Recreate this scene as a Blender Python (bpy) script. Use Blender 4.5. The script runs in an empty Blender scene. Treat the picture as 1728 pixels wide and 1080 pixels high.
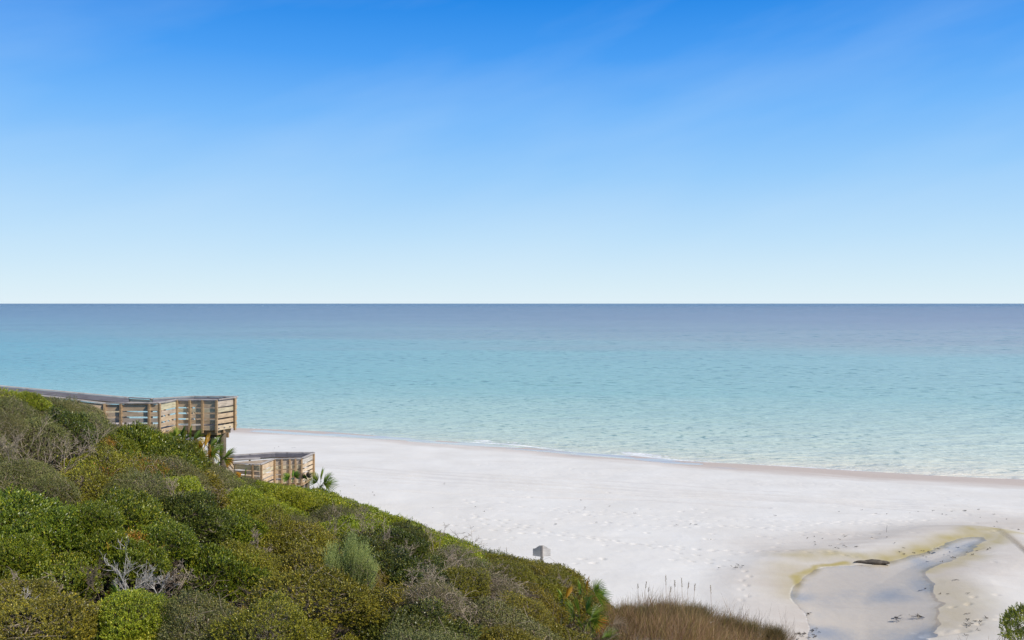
import bpy, math, random
import numpy as np
from mathutils import Vector, Matrix

random.seed(7)
rng = np.random.default_rng(7)
R = math.radians
scene = bpy.context.scene
col = scene.collection

# ------------------------------------------------------------------ camera
FPX, CX, HY, CZ = 1500.0, 864.0, 512.0, 12.0      # focal length in photo px, principal column, horizon row, eye height
cam_d = bpy.data.cameras.new("camera")
cam = bpy.data.objects.new("camera", cam_d)
col.objects.link(cam)
cam.location = (0, 0, CZ)
cam.rotation_euler = (R(90), 0, 0)
cam_d.sensor_width = 36
cam_d.lens = FPX / 1728 * 36
cam_d.shift_y = -28.0 / 1728
cam_d.clip_start = 0.1
cam_d.clip_end = 200000
cam_d.dof.use_dof = True
cam_d.dof.focus_distance = 34
cam_d.dof.aperture_fstop = 3.2
scene.camera = cam

# ------------------------------------------------------------------ sky and sun
SUN_AZ, SUN_EL = 113.0, 46.0          # degrees to the right of the view direction, elevation
world = bpy.data.worlds.new("World")
scene.world = world
world.use_nodes = True
wn = world.node_tree
wn.nodes.clear()
def wnode(t, **k):
    n = wn.nodes.new(t)
    for a, b in k.items():
        setattr(n, a, b)
    return n
sky = wnode('ShaderNodeTexSky', sky_type='NISHITA', sun_disc=False)
sky.sun_elevation = R(SUN_EL)
sky.sun_rotation = R(SUN_AZ)
sky.altitude = 0
sky.air_density = 1.0
sky.dust_density = 0.3
sky.ozone_density = 3.0
wtc = wnode('ShaderNodeTexCoord')
wsep = wnode('ShaderNodeSeparateXYZ')
wn.links.new(wtc.outputs['Generated'], wsep.inputs[0])
# faint high streaks of cirrus
wrot = wnode('ShaderNodeMapping')
wrot.inputs['Rotation'].default_value = (0, R(16), R(20))
wn.links.new(wtc.outputs['Generated'], wrot.inputs[0])
wmap = wnode('ShaderNodeMapping')
wmap.inputs['Scale'].default_value = (1.5, 1.5, 6.5)
wn.links.new(wrot.outputs[0], wmap.inputs[0])
wnoise = wnode('ShaderNodeTexNoise')
wnoise.inputs['Scale'].default_value = 1.7
wnoise.inputs['Detail'].default_value = 7
wnoise.inputs['Roughness'].default_value = 0.5
wn.links.new(wmap.outputs[0], wnoise.inputs['Vector'])
wramp = wnode('ShaderNodeValToRGB')
wramp.color_ramp.elements[0].position = 0.42
wramp.color_ramp.elements[0].color = (0, 0, 0, 1)
wramp.color_ramp.elements[1].position = 0.8
wramp.color_ramp.elements[1].color = (1, 1, 1, 1)
wn.links.new(wnoise.outputs['Fac'], wramp.inputs[0])
# the sky model, corrected towards the clear deep blue of the day (colour by elevation above the horizon)
SKY = [(0.0, (0.76, 0.890, 0.955)), (0.02, (0.69, 0.860, 0.955)), (0.0745, (0.510, 0.755, 0.975)), (0.14, (0.315, 0.615, 0.985)), (0.204, (0.175, 0.485, 0.980)),
       (0.265, (0.068, 0.350, 0.920)), (0.323, (0.018, 0.255, 0.820)), (0.5, (0.06, 0.16, 0.36)), (1.0, (0.07, 0.12, 0.22))]
tint = wnode('ShaderNodeValToRGB')
cr = tint.color_ramp
cr.elements[0].position, cr.elements[0].color = SKY[0][0], (*SKY[0][1], 1)
cr.elements[1].position, cr.elements[1].color = SKY[-1][0], (*SKY[-1][1], 1)
for p_, c_ in SKY[1:-1]:
    e = cr.elements.new(p_)
    e.color = (*c_, 1)
wn.links.new(wsep.outputs['Z'], tint.inputs[0])
wsc = wnode('ShaderNodeVectorMath', operation='SCALE')
wsc.inputs['Scale'].default_value = 10.0
wn.links.new(tint.outputs[0], wsc.inputs[0])
wmul = wnode('ShaderNodeMix', data_type='RGBA')
wmul.inputs[0].default_value = 0.96
wn.links.new(sky.outputs[0], wmul.inputs[6])
wn.links.new(wsc.outputs[0], wmul.inputs[7])
wcl = wnode('ShaderNodeMix', data_type='RGBA')
wfac = wnode('ShaderNodeMath', operation='MULTIPLY')
wfac.inputs[1].default_value = 0.17
wn.links.new(wramp.outputs[0], wfac.inputs[0])
wn.links.new(wfac.outputs[0], wcl.inputs[0])
wn.links.new(wmul.outputs[2], wcl.inputs[6])
wcl.inputs[7].default_value = (7.0, 8.4, 9.6, 1)
wbg = wnode('ShaderNodeBackground')
wbg.inputs['Strength'].default_value = 0.10
wn.links.new(wcl.outputs[2], wbg.inputs['Color'])
wout = wnode('ShaderNodeOutputWorld')
wn.links.new(wbg.outputs[0], wout.inputs[0])

sd = bpy.data.lights.new("sun", 'SUN')
sd.energy = 4.05
sd.angle = R(0.5)
sd.color = (1.0, 0.935, 0.845)
sun = bpy.data.objects.new("sun", sd)
col.objects.link(sun)
sv = Vector((math.sin(R(SUN_AZ)) * math.cos(R(SUN_EL)), math.cos(R(SUN_AZ)) * math.cos(R(SUN_EL)), math.sin(R(SUN_EL))))
sun.rotation_euler = sv.to_track_quat('Z', 'Y').to_euler()
sun.location = (60, 20, 60)
scene.view_settings.view_transform = 'Standard'
scene.view_settings.look = 'None'
scene.view_settings.gamma = 1
scene.view_settings.exposure = 0.0
scene.cycles.max_bounces = 8
scene.cycles.transparent_max_bounces = 8
scene.cycles.caustics_reflective = False
scene.cycles.caustics_refractive = False

# ------------------------------------------------------------------ helpers
def lin(r, g, b):
    f = lambda c: (c / 255 / 12.92) if c / 255 <= 0.04045 else ((c / 255 + 0.055) / 1.055) ** 2.4
    return (f(r), f(g), f(b))

def at(px, py, Y):
    return Vector(((px - CX) / FPX * Y, Y, CZ - (py - HY) / FPX * Y))

def atz(px, py, z):
    Y = (CZ - z) * FPX / (py - HY)
    return Vector(((px - CX) / FPX * Y, Y, z))

def tag(o, label=None, cat=None, group=None, kind=None):
    if label: o['label'] = label
    if cat: o['category'] = cat
    if group: o['group'] = group
    if kind: o['kind'] = kind
    return o

def empty(name, loc, rz=0.0):
    o = bpy.data.objects.new(name, None)
    o.empty_display_size = 0.2
    col.objects.link(o)
    o.location = loc
    o.rotation_euler = (0, 0, rz)
    return o

class MB:
    """collects faces for one mesh object"""
    def __init__(self):
        self.v, self.f = [], []
    def add(self, verts, faces):
        n = len(self.v)
        self.v += [tuple(p) for p in verts]
        self.f += [tuple(i + n for i in f) for f in faces]
    def bar(self, a, b, w, h, up=(0, 0, 1)):
        """box beam from a to b, w across (perpendicular to up), h along up"""
        a, b, up = Vector(a), Vector(b), Vector(up)
        d = (b - a).normalized()
        s = d.cross(up)
        if s.length < 1e-5: s = d.cross(Vector((1, 0, 0)))
        s.normalize()
        u = s.cross(d).normalized()
        c = min(w, h) * 0.08
        ring = [(-w/2 + c, -h/2), (w/2 - c, -h/2), (w/2, -h/2 + c), (w/2, h/2 - c), (w/2 - c, h/2), (-w/2 + c, h/2), (-w/2, h/2 - c), (-w/2, -h/2 + c)]
        vs = [p + s * x + u * y for p in (a, b) for x, y in ring]
        fs = [(i, (i + 1) % 8, (i + 1) % 8 + 8, i + 8) for i in range(8)]
        fs += [tuple(range(7, -1, -1)), tuple(range(8, 16))]
        self.add(vs, fs)
    def tube(self, pts, rad, n=5, cap=True):
        pts = [Vector(p) for p in pts]
        rings = []
        for i, p in enumerate(pts):
            d = (pts[min(i + 1, len(pts) - 1)] - pts[max(i - 1, 0)])
            if d.length < 1e-7: d = Vector((0, 0, 1))
            d.normalize()
            s = d.cross(Vector((0.13, 0.31, 0.94)))
            if s.length < 1e-3: s = d.cross(Vector((1, 0, 0)))
            s.normalize()
            u = d.cross(s)
            r = rad[i] if hasattr(rad, '__len__') else rad
            rings.append([p + (s * math.cos(2*math.pi*k/n) + u * math.sin(2*math.pi*k/n)) * r for k in range(n)])
        fs = []
        for i in range(len(rings) - 1):
            for k in range(n):
                a, b = i*n + k, i*n + (k + 1) % n
                fs.append((a, b, b + n, a + n))
        if cap:
            fs.append(tuple(range(n - 1, -1, -1)))
            fs.append(tuple(range((len(rings) - 1)*n, len(rings)*n)))
        self.add([q for r_ in rings for q in r_], fs)
    def mesh(self, name, mat, smooth=False):
        me = bpy.data.meshes.new(name)
        me.from_pydata(self.v, [], self.f)
        if mat: me.materials.append(mat)
        if smooth: me.shade_smooth()
        return me
    def build(self, name, mat, parent=None, smooth=False):
        o = bpy.data.objects.new(name, self.mesh(name, mat, smooth))
        col.objects.link(o)
        if parent: o.parent = parent
        return o

def np_mesh(name, V, F, mat, smooth=False):
    """V (n,3), F (m,k) constant face size"""
    V = np.ascontiguousarray(V, dtype=np.float32)
    F = np.ascontiguousarray(F, dtype=np.int32)
    me = bpy.data.meshes.new(name)
    m, k = F.shape
    me.vertices.add(len(V)); me.vertices.foreach_set('co', V.ravel())
    me.loops.add(m * k); me.loops.foreach_set('vertex_index', F.ravel())
    me.polygons.add(m)
    me.polygons.foreach_set('loop_start', np.arange(0, m * k, k, dtype=np.int32))
    me.polygons.foreach_set('use_smooth', np.full(m, smooth, dtype=bool))
    me.update(calc_edges=True)
    if mat: me.materials.append(mat)
    return me

def link(name, me, parent=None):
    o = bpy.data.objects.new(name, me)
    col.objects.link(o)
    if parent: o.parent = parent
    return o

def attr(me, name, vals):
    a = me.attributes.new(name, 'FLOAT', 'POINT')
    a.data.foreach_set('value', np.ascontiguousarray(vals, dtype=np.float32).ravel())

def hash2(ix, iy, s):
    h = (ix.astype(np.int64) * 374761393 + iy.astype(np.int64) * 668265263 + s * 1442695041) & 0x7fffffff
    h = (h ^ (h >> 13)) * 1274126177 & 0x7fffffff
    h = h ^ (h >> 16)
    return (h & 0xffff) / 65535.0

def vnoise(x, y, s=0):
    ix, iy = np.floor(x), np.floor(y)
    fx, fy = x - ix, y - iy
    fx = fx * fx * (3 - 2 * fx); fy = fy * fy * (3 - 2 * fy)
    a = hash2(ix, iy, s); b = hash2(ix + 1, iy, s); c = hash2(ix, iy + 1, s); d = hash2(ix + 1, iy + 1, s)
    return (a * (1 - fx) + b * fx) * (1 - fy) + (c * (1 - fx) + d * fx) * fy

def fbm(x, y, s=0, o=4):
    t = 0; a = 0.5
    for i in range(o):
        t = t + a * vnoise(x * 2 ** i, y * 2 ** i, s + i * 17)
        a *= 0.5
    return t                       # about 0..0.94

# ------------------------------------------------------------------ materials
def new_mat(name):
    m = bpy.data.materials.new(name)
    m.use_nodes = True
    nt = m.node_tree
    nt.nodes.clear()
    out = nt.nodes.new('ShaderNodeOutputMaterial')
    def N(t, **k):
        n = nt.nodes.new(t)
        for a, b in k.items(): setattr(n, a, b)
        return n
    L = nt.links.new
    return m, nt, out, N, L

def ramp(N, stops, interp='LINEAR'):
    n = N('ShaderNodeValToRGB')
    c = n.color_ramp
    c.interpolation = interp
    c.elements[0].position, c.elements[0].color = stops[0][0], (*stops[0][1], 1)
    c.elements[1].position, c.elements[1].color = stops[-1][0], (*stops[-1][1], 1)
    for p, q in stops[1:-1]:
        e = c.elements.new(p); e.color = (*q, 1)
    return n

def leaf_mat(name, stops, rough=0.45, trans=0.12, objvar=0.12, tint=(1, 1, 1)):
    m, nt, out, N, L = new_mat(name)
    g = N('ShaderNodeNewGeometry')
    rp = ramp(N, stops)
    L(g.outputs['Random Per Island'], rp.inputs[0])
    oi = N('ShaderNodeObjectInfo')
    # patches of older and younger growth across the plants
    nz = N('ShaderNodeTexNoise'); nz.inputs['Scale'].default_value = 0.9; nz.inputs['Detail'].default_value = 2
    L(g.outputs['Position'], nz.inputs['Vector'])
    hs = N('ShaderNodeHueSaturation')
    mr = N('ShaderNodeMapRange'); mr.inputs['To Min'].default_value = 0.5 - 0.022; mr.inputs['To Max'].default_value = 0.5 + 0.010
    L(oi.outputs['Random'], mr.inputs['Value']); L(mr.outputs[0], hs.inputs['Hue'])
    mv = N('ShaderNodeMapRange'); mv.inputs['From Min'].default_value = 0.3; mv.inputs['From Max'].default_value = 0.7
    mv.inputs['To Min'].default_value = 1 - objvar * 2; mv.inputs['To Max'].default_value = 1 + objvar * 2
    L(nz.outputs['Fac'], mv.inputs['Value']); L(mv.outputs[0], hs.inputs['Value'])
    hs.inputs['Saturation'].default_value = 1.0
    L(rp.outputs[0], hs.inputs['Color'])
    p = N('ShaderNodeBsdfPrincipled')
    p.inputs['Roughness'].default_value = rough
    p.inputs['Specular IOR Level'].default_value = 0.45
    L(hs.outputs[0], p.inputs['Base Color'])
    t = N('ShaderNodeBsdfTranslucent')
    L(hs.outputs[0], t.inputs['Color'])
    mx = N('ShaderNodeMixShader'); mx.inputs[0].default_value = trans
    L(p.outputs[0], mx.inputs[1]); L(t.outputs[0], mx.inputs[2])
    L(mx.outputs[0], out.inputs[0])
    return m

def twig_mat(name, a, b):
    m, nt, out, N, L = new_mat(name)
    g = N('ShaderNodeNewGeometry')
    nz = N('ShaderNodeTexNoise'); nz.inputs['Scale'].default_value = 9; nz.inputs['Detail'].default_value = 4
    L(g.outputs['Position'], nz.inputs['Vector'])
    rp = ramp(N, [(0.3, a), (0.7, b)])
    ad = N('ShaderNodeMath', operation='MULTIPLY_ADD')
    L(g.outputs['Random Per Island'], ad.inputs[0]); ad.inputs[1].default_value = 0.4
    sb = N('ShaderNodeMath', operation='MULTIPLY'); sb.inputs[1].default_value = 0.7
    L(nz.outputs['Fac'], sb.inputs[0]); L(sb.outputs[0], ad.inputs[2])
    L(ad.outputs[0], rp.inputs[0])
    p = N('ShaderNodeBsdfPrincipled'); p.inputs['Roughness'].default_value = 0.85
    p.inputs['Specular IOR Level'].default_value = 0.2
    L(rp.outputs[0], p.inputs['Base Color'])
    L(p.outputs[0], out.inputs[0])
    return m

def wood_mat(name, stops, rough=0.7, dirt=0.35):
    m, nt, out, N, L = new_mat(name)
    g = N('ShaderNodeNewGeometry')
    tc = N('ShaderNodeTexCoord')
    mp = N('ShaderNodeMapping'); mp.inputs['Scale'].default_value = (2.0, 2.0, 34.0)
    L(tc.outputs['Object'], mp.inputs[0])
    nz = N('ShaderNodeTexNoise'); nz.inputs['Scale'].default_value = 1.4; nz.inputs['Detail'].default_value = 6; nz.inputs['Distortion'].default_value = 0.6
    L(mp.outputs[0], nz.inputs['Vector'])
    n2 = N('ShaderNodeTexNoise'); n2.inputs['Scale'].default_value = 3.1; n2.inputs['Detail'].default_value = 4
    L(tc.outputs['Object'], n2.inputs['Vector'])
    rp = ramp(N, stops)
    L(g.outputs['Random Per Island'], rp.inputs[0])
    gr = N('ShaderNodeMapRange'); gr.inputs['From Min'].default_value = 0.35; gr.inputs['From Max'].default_value = 0.68
    gr.inputs['To Min'].default_value = 1 - dirt; gr.inputs['To Max'].default_value = 1.08
    L(nz.outputs['Fac'], gr.inputs['Value'])
    g2 = N('ShaderNodeMapRange'); g2.inputs['From Min'].default_value = 0.32; g2.inputs['From Max'].default_value = 0.55
    g2.inputs['To Min'].default_value = 0.78; g2.inputs['To Max'].default_value = 1.0
    L(n2.outputs['Fac'], g2.inputs['Value'])
    mm = N('ShaderNodeMath', operation='MULTIPLY'); L(gr.outputs[0], mm.inputs[0]); L(g2.outputs[0], mm.inputs[1])
    mx = N('ShaderNodeVectorMath', operation='SCALE')
    L(rp.outputs[0], mx.inputs[0]); L(mm.outputs[0], mx.inputs['Scale'])
    p = N('ShaderNodeBsdfPrincipled'); p.inputs['Roughness'].default_value = rough
    p.inputs['Specular IOR Level'].default_value = 0.3
    L(mx.outputs[0], p.inputs['Base Color'])
    bp = N('ShaderNodeBump'); bp.inputs['Strength'].default_value = 0.4; bp.inputs['Distance'].default_value = 0.01
    L(nz.outputs['Fac'], bp.inputs['Height']); L(bp.outputs[0], p.inputs['Normal'])
    L(p.outputs[0], out.inputs[0])
    return m

M = {}
M['glossy'] = leaf_mat('glossy_green_leaf', [(0, (0.034, 0.064, 0.006)), (0.45, (0.142, 0.193, 0.015)), (0.92, (0.311, 0.355, 0.025)), (1, (0.553, 0.468, 0.043))], rough=0.36)
M['lime'] = leaf_mat('yellow_green_leaf', [(0, (0.078, 0.108, 0.009)), (0.45, (0.294, 0.357, 0.023)), (0.92, (0.495, 0.522, 0.040)), (1, (0.613, 0.495, 0.040))], rough=0.4)
M['olive'] = leaf_mat('olive_leaf', [(0, (0.059, 0.059, 0.008)), (0.45, (0.241, 0.220, 0.022)), (0.92, (0.414, 0.369, 0.032)), (1, (0.594, 0.450, 0.047))], rough=0.42)
M['grey'] = leaf_mat('grey_green_leaf', [(0, (0.054, 0.060, 0.018)), (0.45, (0.174, 0.184, 0.046)), (0.92, (0.298, 0.298, 0.086)), (1, (0.414, 0.331, 0.086))], rough=0.5)
M['dark'] = leaf_mat('dark_green_leaf', [(0, (0.029, 0.044, 0.008)), (0.45, (0.097, 0.125, 0.017)), (0.92, (0.199, 0.223, 0.032)), (1, (0.347, 0.306, 0.043))], rough=0.38)
M['pale'] = leaf_mat('pale_feathery_leaf', [(0, (0.24, 0.32, 0.09)), (0.5, (0.38, 0.47, 0.15)), (1, (0.55, 0.60, 0.20))], rough=0.6, trans=0.35)
M['amber'] = leaf_mat('amber_leaf', [(0, (0.12, 0.10, 0.015)), (0.5, (0.32, 0.22, 0.02)), (0.85, (0.42, 0.24, 0.02)), (1, (0.45, 0.13, 0.02))], rough=0.5)
M['palm'] = leaf_mat('palmetto_leaf', [(0, (0.09, 0.17, 0.02)), (0.6, (0.19, 0.29, 0.035)), (1, (0.32, 0.38, 0.05))], rough=0.4, trans=0.3)
M['palm_orange'] = leaf_mat('orange_palmetto_leaf', [(0, (0.30, 0.14, 0.02)), (0.5, (0.50, 0.26, 0.02)), (1, (0.50, 0.34, 0.04))], rough=0.5, trans=0.3)
M['palm_dead'] = leaf_mat('dead_palmetto_leaf', [(0, (0.16, 0.11, 0.07)), (1, (0.36, 0.28, 0.20))], rough=0.7, trans=0.15)
M['grass'] = leaf_mat('dry_grass_blade', [(0, (0.149, 0.095, 0.035)), (0.35, (0.322, 0.210, 0.085)), (0.65, (0.529, 0.357, 0.190)), (0.75, (0.253, 0.221, 0.050)), (1, (0.345, 0.284, 0.070))], rough=0.6, trans=0.3)
M['grass_green'] = leaf_mat('olive_grass_blade', [(0, (0.12, 0.10, 0.03)), (0.5, (0.25, 0.21, 0.07)), (1, (0.38, 0.29, 0.13))], rough=0.6, trans=0.3)
M['twig'] = twig_mat('grey_twig', (0.17, 0.13, 0.09), (0.46, 0.37, 0.27))
M['twig_brown'] = twig_mat('brown_twig', (0.07, 0.05, 0.038), (0.20, 0.155, 0.115))
M['twig_white'] = twig_mat('bleached_twig', (0.26, 0.23, 0.20), (0.52, 0.48, 0.43))
M['log'] = twig_mat('wet_driftwood', (0.02, 0.015, 0.012), (0.17, 0.14, 0.11))
M['debris'] = twig_mat('dark_debris', (0.03, 0.025, 0.02), (0.12, 0.10, 0.08))
M['wood'] = wood_mat('pressure_treated_wood', [(0, (0.74, 0.54, 0.34)), (0.4, (0.84, 0.66, 0.46)), (0.6, (0.76, 0.70, 0.48)), (0.75, (0.85, 0.65, 0.44)), (0.86, (0.64, 0.59, 0.52)), (1, (0.66, 0.47, 0.30))])
M['post'] = wood_mat('brown_post_wood', [(0, (0.46, 0.30, 0.16)), (1, (0.60, 0.41, 0.23))])
M['cap'] = wood_mat('weathered_grey_wood', [(0, (0.42, 0.37, 0.33)), (1, (0.56, 0.50, 0.45))], dirt=0.25)
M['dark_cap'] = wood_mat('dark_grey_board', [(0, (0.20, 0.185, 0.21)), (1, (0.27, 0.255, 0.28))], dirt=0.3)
M['deckwood'] = wood_mat('weathered_deck_wood', [(0, (0.34, 0.31, 0.29)), (1, (0.46, 0.43, 0.41))], dirt=0.25)
M['pile'] = wood_mat('brown_pile_wood', [(0, (0.14, 0.11, 0.075)), (1, (0.20, 0.155, 0.11))])
M['sign'] = wood_mat('weathered_sign_wood', [(0, (0.76, 0.71, 0.66)), (1, (0.82, 0.78, 0.73))], dirt=0.25)

# ------------------------------------------------------------------ terrain shape
SH_X = np.array([-400, -60, -26.8, -16.9, -8.6, 0.3, 4.6, 9.2, 12.9, 19.1, 24.9, 30.4, 35.0, 60, 400])
SH_Y = np.array([235, 98, 85.7, 83.0, 79.0, 75.0, 72.2, 70.3, 67.9, 65.7, 63.6, 61.9, 60.8, 52, -60])
def shore(x):
    return np.interp(x, SH_X, SH_Y) + 0.9 * (vnoise(x * 0.09, x * 0 + 3.3, 5) - 0.5) * np.clip(1 - np.abs(x) / 200, 0.2, 1)

# crest of the scrub as it stands in the landscape: column in the photo, row, distance
CR = np.array([(-500, 612, 25), (-150, 640, 27.5), (0, 650, 29), (40, 658, 29.5), (102, 672, 31), (143, 684, 31.8), (183, 700, 32.5), (214, 716, 33), (265, 730, 34), (300, 742, 34.6), (334, 764, 35.2),
               (381, 798, 38.5), (445, 813, 40.5), (527, 823, 40), (600, 848, 37.5), (700, 884, 34.5), (780, 916, 32.5), (870, 946, 31),
               (930, 952, 30.5), (980, 993, 29), (1020, 1016, 28.7), (1100, 1022, 29), (1200, 1036, 28.7), (1270, 1056, 28.2), (1330, 1090, 27.5), (1450, 1150, 26), (1728, 1150, 25), (2600, 1150, 24)], float)
CRZ = CZ - (CR[:, 1] - HY) / FPX * CR[:, 2]
N13P = np.array([-500, 0, 500, 800, 1000, 1150, 1330, 1728, 2600], float)
N13Z = np.array([8.2, 7.5, 7.15, 6.9, 6.0, 5.4, 4.9, 4.8, 4.8])
# height of the scrub above the dune
HSP = np.array([-500, 900, 1000, 1060, 1150, 2600], float)
HSZ = np.array([1.0, 1.0, 0.8, 0.35, 0.15, 0.0])

def beach_z(x, y):
    s = shore(x) - y
    z = np.interp(s, [-60, -12, -3, 0, 4, 9, 16, 28, 45, 200], [-5, -1.1, -0.18, 0.0, 0.22, 0.55, 0.95, 1.35, 1.6, 1.9])
    return z

def canopy(x, y):
    """height of the scrub's upper surface"""
    yy = np.maximum(y, 9.0)
    px = CX + FPX * x / yy
    yc = np.interp(px, CR[:, 0], CR[:, 2]); zc = np.interp(px, CR[:, 0], CRZ); z0 = np.interp(px, N13P, N13Z)
    t = np.clip((yy - 13) / (yc - 13), -0.4, 1)
    zf = z0 + (zc - z0) * t + 0.25 * np.sin(np.clip(t, 0, 1) * math.pi)
    zb = zc - np.where(px < 340, 0.42, 0.5) * (yy - yc)
    return np.where(yy <= yc, zf, zb)

def dune(x, y):
    yy = np.maximum(y, 9.0)
    px = CX + FPX * x / yy
    return canopy(x, y) - np.interp(px, HSP, HSZ)

# pond at the stream mouth, outline taken in photo columns/rows and laid on its own level
PZ = 1.42
_z7 = [(155,740),(165,695),(230,640),(310,575),(370,561),(450,556),(560,551),(690,546),(800,528),(890,505),(960,480),(1050,462),(1130,432),(1230,385),(1300,363),(1380,352),(1440,353),(1450,372),(1390,400),(1340,440),(1290,470),(1190,515),(1080,555),(1028,582),(1035,620),(1085,665),(1085,700),(1092,740),(1120,785),(1165,800),(1120,832),(1135,860),(1118,900),(1130,930),(1085,985),(1092,1012),(1040,1060),(1000,1150),(900,1300),(300,1300),(270,1200),(285,1050),(295,970),(270,900),(250,855),(200,810),(158,770)]
def z7(p): return (1300 + p[0] / 4.037, 820 + p[1] / 4.037)
POND = np.array([tuple(atz(*z7(p), PZ))[:2] for p in _z7])

def poly_sd(x, y, P):
    """signed distance to polygon, negative inside"""
    d = np.full(x.shape, 1e9); ins = np.zeros(x.shape, bool)
    n = len(P)
    for i in range(n):
        ax, ay = P[i]; bx, by = P[(i + 1) % n]
        ex, ey = bx - ax, by - ay
        t = np.clip(((x - ax) * ex + (y - ay) * ey) / (ex * ex + ey * ey), 0, 1)
        d = np.minimum(d, np.hypot(x - ax - t * ex, y - ay - t * ey))
        c = ((ay > y) != (by > y)) & (x < (bx - ax) * (y - ay) / (by - ay + 1e-12) + ax)
        ins ^= c
    return np.where(ins, -d, d)

def line_d(x, y, P):
    d = np.full(x.shape, 1e9)
    for (ax, ay), (bx, by) in zip(P[:-1], P[1:]):
        ex, ey = bx - ax, by - ay
        t = np.clip(((x - ax) * ex + (y - ay) * ey) / (ex * ex + ey * ey), 0, 1)
        d = np.minimum(d, np.hypot(x - ax - t * ex, y - ay - t * ey))
    return d

def base_z(x, y):
    """ground without small marks"""
    b = beach_z(x, y)
    d = dune(x, y)
    d = np.where(y > 60, -9, d)
    k = 0.35                                         # smooth union of beach and dune
    h = np.clip(0.5 + 0.5 * (d - b) / k, 0, 1)
    z = b * (1 - h) + d * h + k * h * (1 - h)
    m = (x > -5) & (x < 45) & (y > 20) & (y < 60)
    if np.any(m):
        zz = z[m]
        sdv = poly_sd(x[m], y[m], POND)
        edge = PZ + np.where(sdv < 0, -0.22 * (1 - np.exp(sdv * 0.9)), np.minimum(sdv * 0.10, 0.22))
        w = np.clip(1 - (sdv - 0.6) / 3.5, 0, 1); w = w * w * (3 - 2 * w)
        w = np.where(sdv < 0.6, 1, w)
        z = z.copy()
        z[m] = zz * (1 - w) + edge * w
    return z

def gz(x, y):
    return float(base_z(np.array([float(x)]), np.array([float(y)]))[0])

# grid: fine where the photo shows footprints, coarse towards the horizon
def axis(parts):
    out = []
    for a, b, s in parts:
        n = max(1, int(round((b - a) / s)))
        out += list(a + (b - a) * np.arange(n) / n)
    out.append(parts[-1][1])
    return np.array(out)
gx = axis([(-3000, -400, 300), (-400, -60, 12), (-60, -22, 0.7), (-22, -3, 0.22), (-3, 27, 0.075), (27, 40, 0.25), (40, 80, 1.0), (80, 400, 12), (400, 3000, 300)])
gy = axis([(-600, -60, 40), (-60, 8, 2.5), (8, 26, 0.35), (26, 52, 0.065), (52, 66, 0.11), (66, 92, 0.2), (92, 110, 1.5), (110, 260, 15)])
X, Yg = np.meshgrid(gx, gy)
Z = base_z(X.ravel(), Yg.ravel()).reshape(X.shape)
# soft wind-blown unevenness
nearw = np.clip((shore(X) - Yg) / 6, 0, 1) * (np.abs(X) < 90) * (Yg > 5)
Z += nearw * ((fbm(X * 0.35, Yg * 0.35, 3, 4) - 0.47) * 0.13 + (fbm(X * 2.2, Yg * 2.8, 9, 3) - 0.43) * 0.016)
pond_sd = np.full(X.shape, 50.0)
m_ = (X > -5) & (X < 45) & (Yg > 20) & (Yg < 62)
pond_sd[m_] = poly_sd(X[m_], Yg[m_], POND)
Z[m_] -= (nearw[m_] * ((fbm(X[m_] * 0.35, Yg[m_] * 0.35, 3, 4) - 0.47) * 0.16)) * np.clip(1 - pond_sd[m_] / 2.5, 0, 1)
# runnels and bars along the water's edge
s_in = shore(X) - Yg
Z += 0.085 * (fbm(X * 0.10 + 2, (Yg + 0.42 * X) * 0.42, 31, 3) - 0.52) * np.clip(1 - np.abs(s_in - 3.0) / 4.0, 0, 1) * 2.0

rut = np.zeros_like(X)  # colour mask: compacted sand, plus painted shade along the ruts
def track(P, w, depth, wob=0.0):
    """a tyre rut pressed into the sand along a polyline"""
    global Z
    P = [tuple(p) for p in P]
    x0, x1 = min(p[0] for p in P) - 1, max(p[0] for p in P) + 1
    y0, y1 = min(p[1] for p in P) - 1, max(p[1] for p in P) + 1
    jx = np.where((gx > x0) & (gx < x1))[0]; jy = np.where((gy > y0) & (gy < y1))[0]
    if len(jx) == 0 or len(jy) == 0: return
    sl = np.ix_(jy, jx)
    d = line_d(X[sl], Yg[sl] + wob * (vnoise(X[sl] * 0.15, X[sl] * 0, 77) - 0.5), P)
    dep = depth * 0.6 * (0.35 + 1.3 * vnoise(X[sl] * 0.5, Yg[sl] * 0.2, 21))
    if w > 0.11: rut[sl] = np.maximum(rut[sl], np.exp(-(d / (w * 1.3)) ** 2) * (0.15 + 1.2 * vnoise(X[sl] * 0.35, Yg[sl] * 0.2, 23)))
    Z[sl] += dep * (-np.exp(-(d / w) ** 2) + 0.3 * np.exp(-((d - 2.0 * w) / (0.7 * w)) ** 2))
def pxl(pts, z=1.15): return [tuple(atz(a, b, z))[:2] for a, b in pts]
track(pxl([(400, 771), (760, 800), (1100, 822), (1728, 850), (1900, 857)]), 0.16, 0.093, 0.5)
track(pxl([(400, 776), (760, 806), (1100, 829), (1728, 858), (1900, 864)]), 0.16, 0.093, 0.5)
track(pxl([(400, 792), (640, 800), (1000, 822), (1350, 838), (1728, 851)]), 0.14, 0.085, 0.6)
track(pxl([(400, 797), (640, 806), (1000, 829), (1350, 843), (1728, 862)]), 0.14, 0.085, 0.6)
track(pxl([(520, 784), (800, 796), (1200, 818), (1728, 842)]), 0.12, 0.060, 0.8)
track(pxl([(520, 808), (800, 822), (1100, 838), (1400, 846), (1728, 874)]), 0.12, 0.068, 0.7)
track(pxl([(480, 822), (800, 838), (1100, 846), (1300, 858)]), 0.12, 0.051, 0.7)

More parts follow.
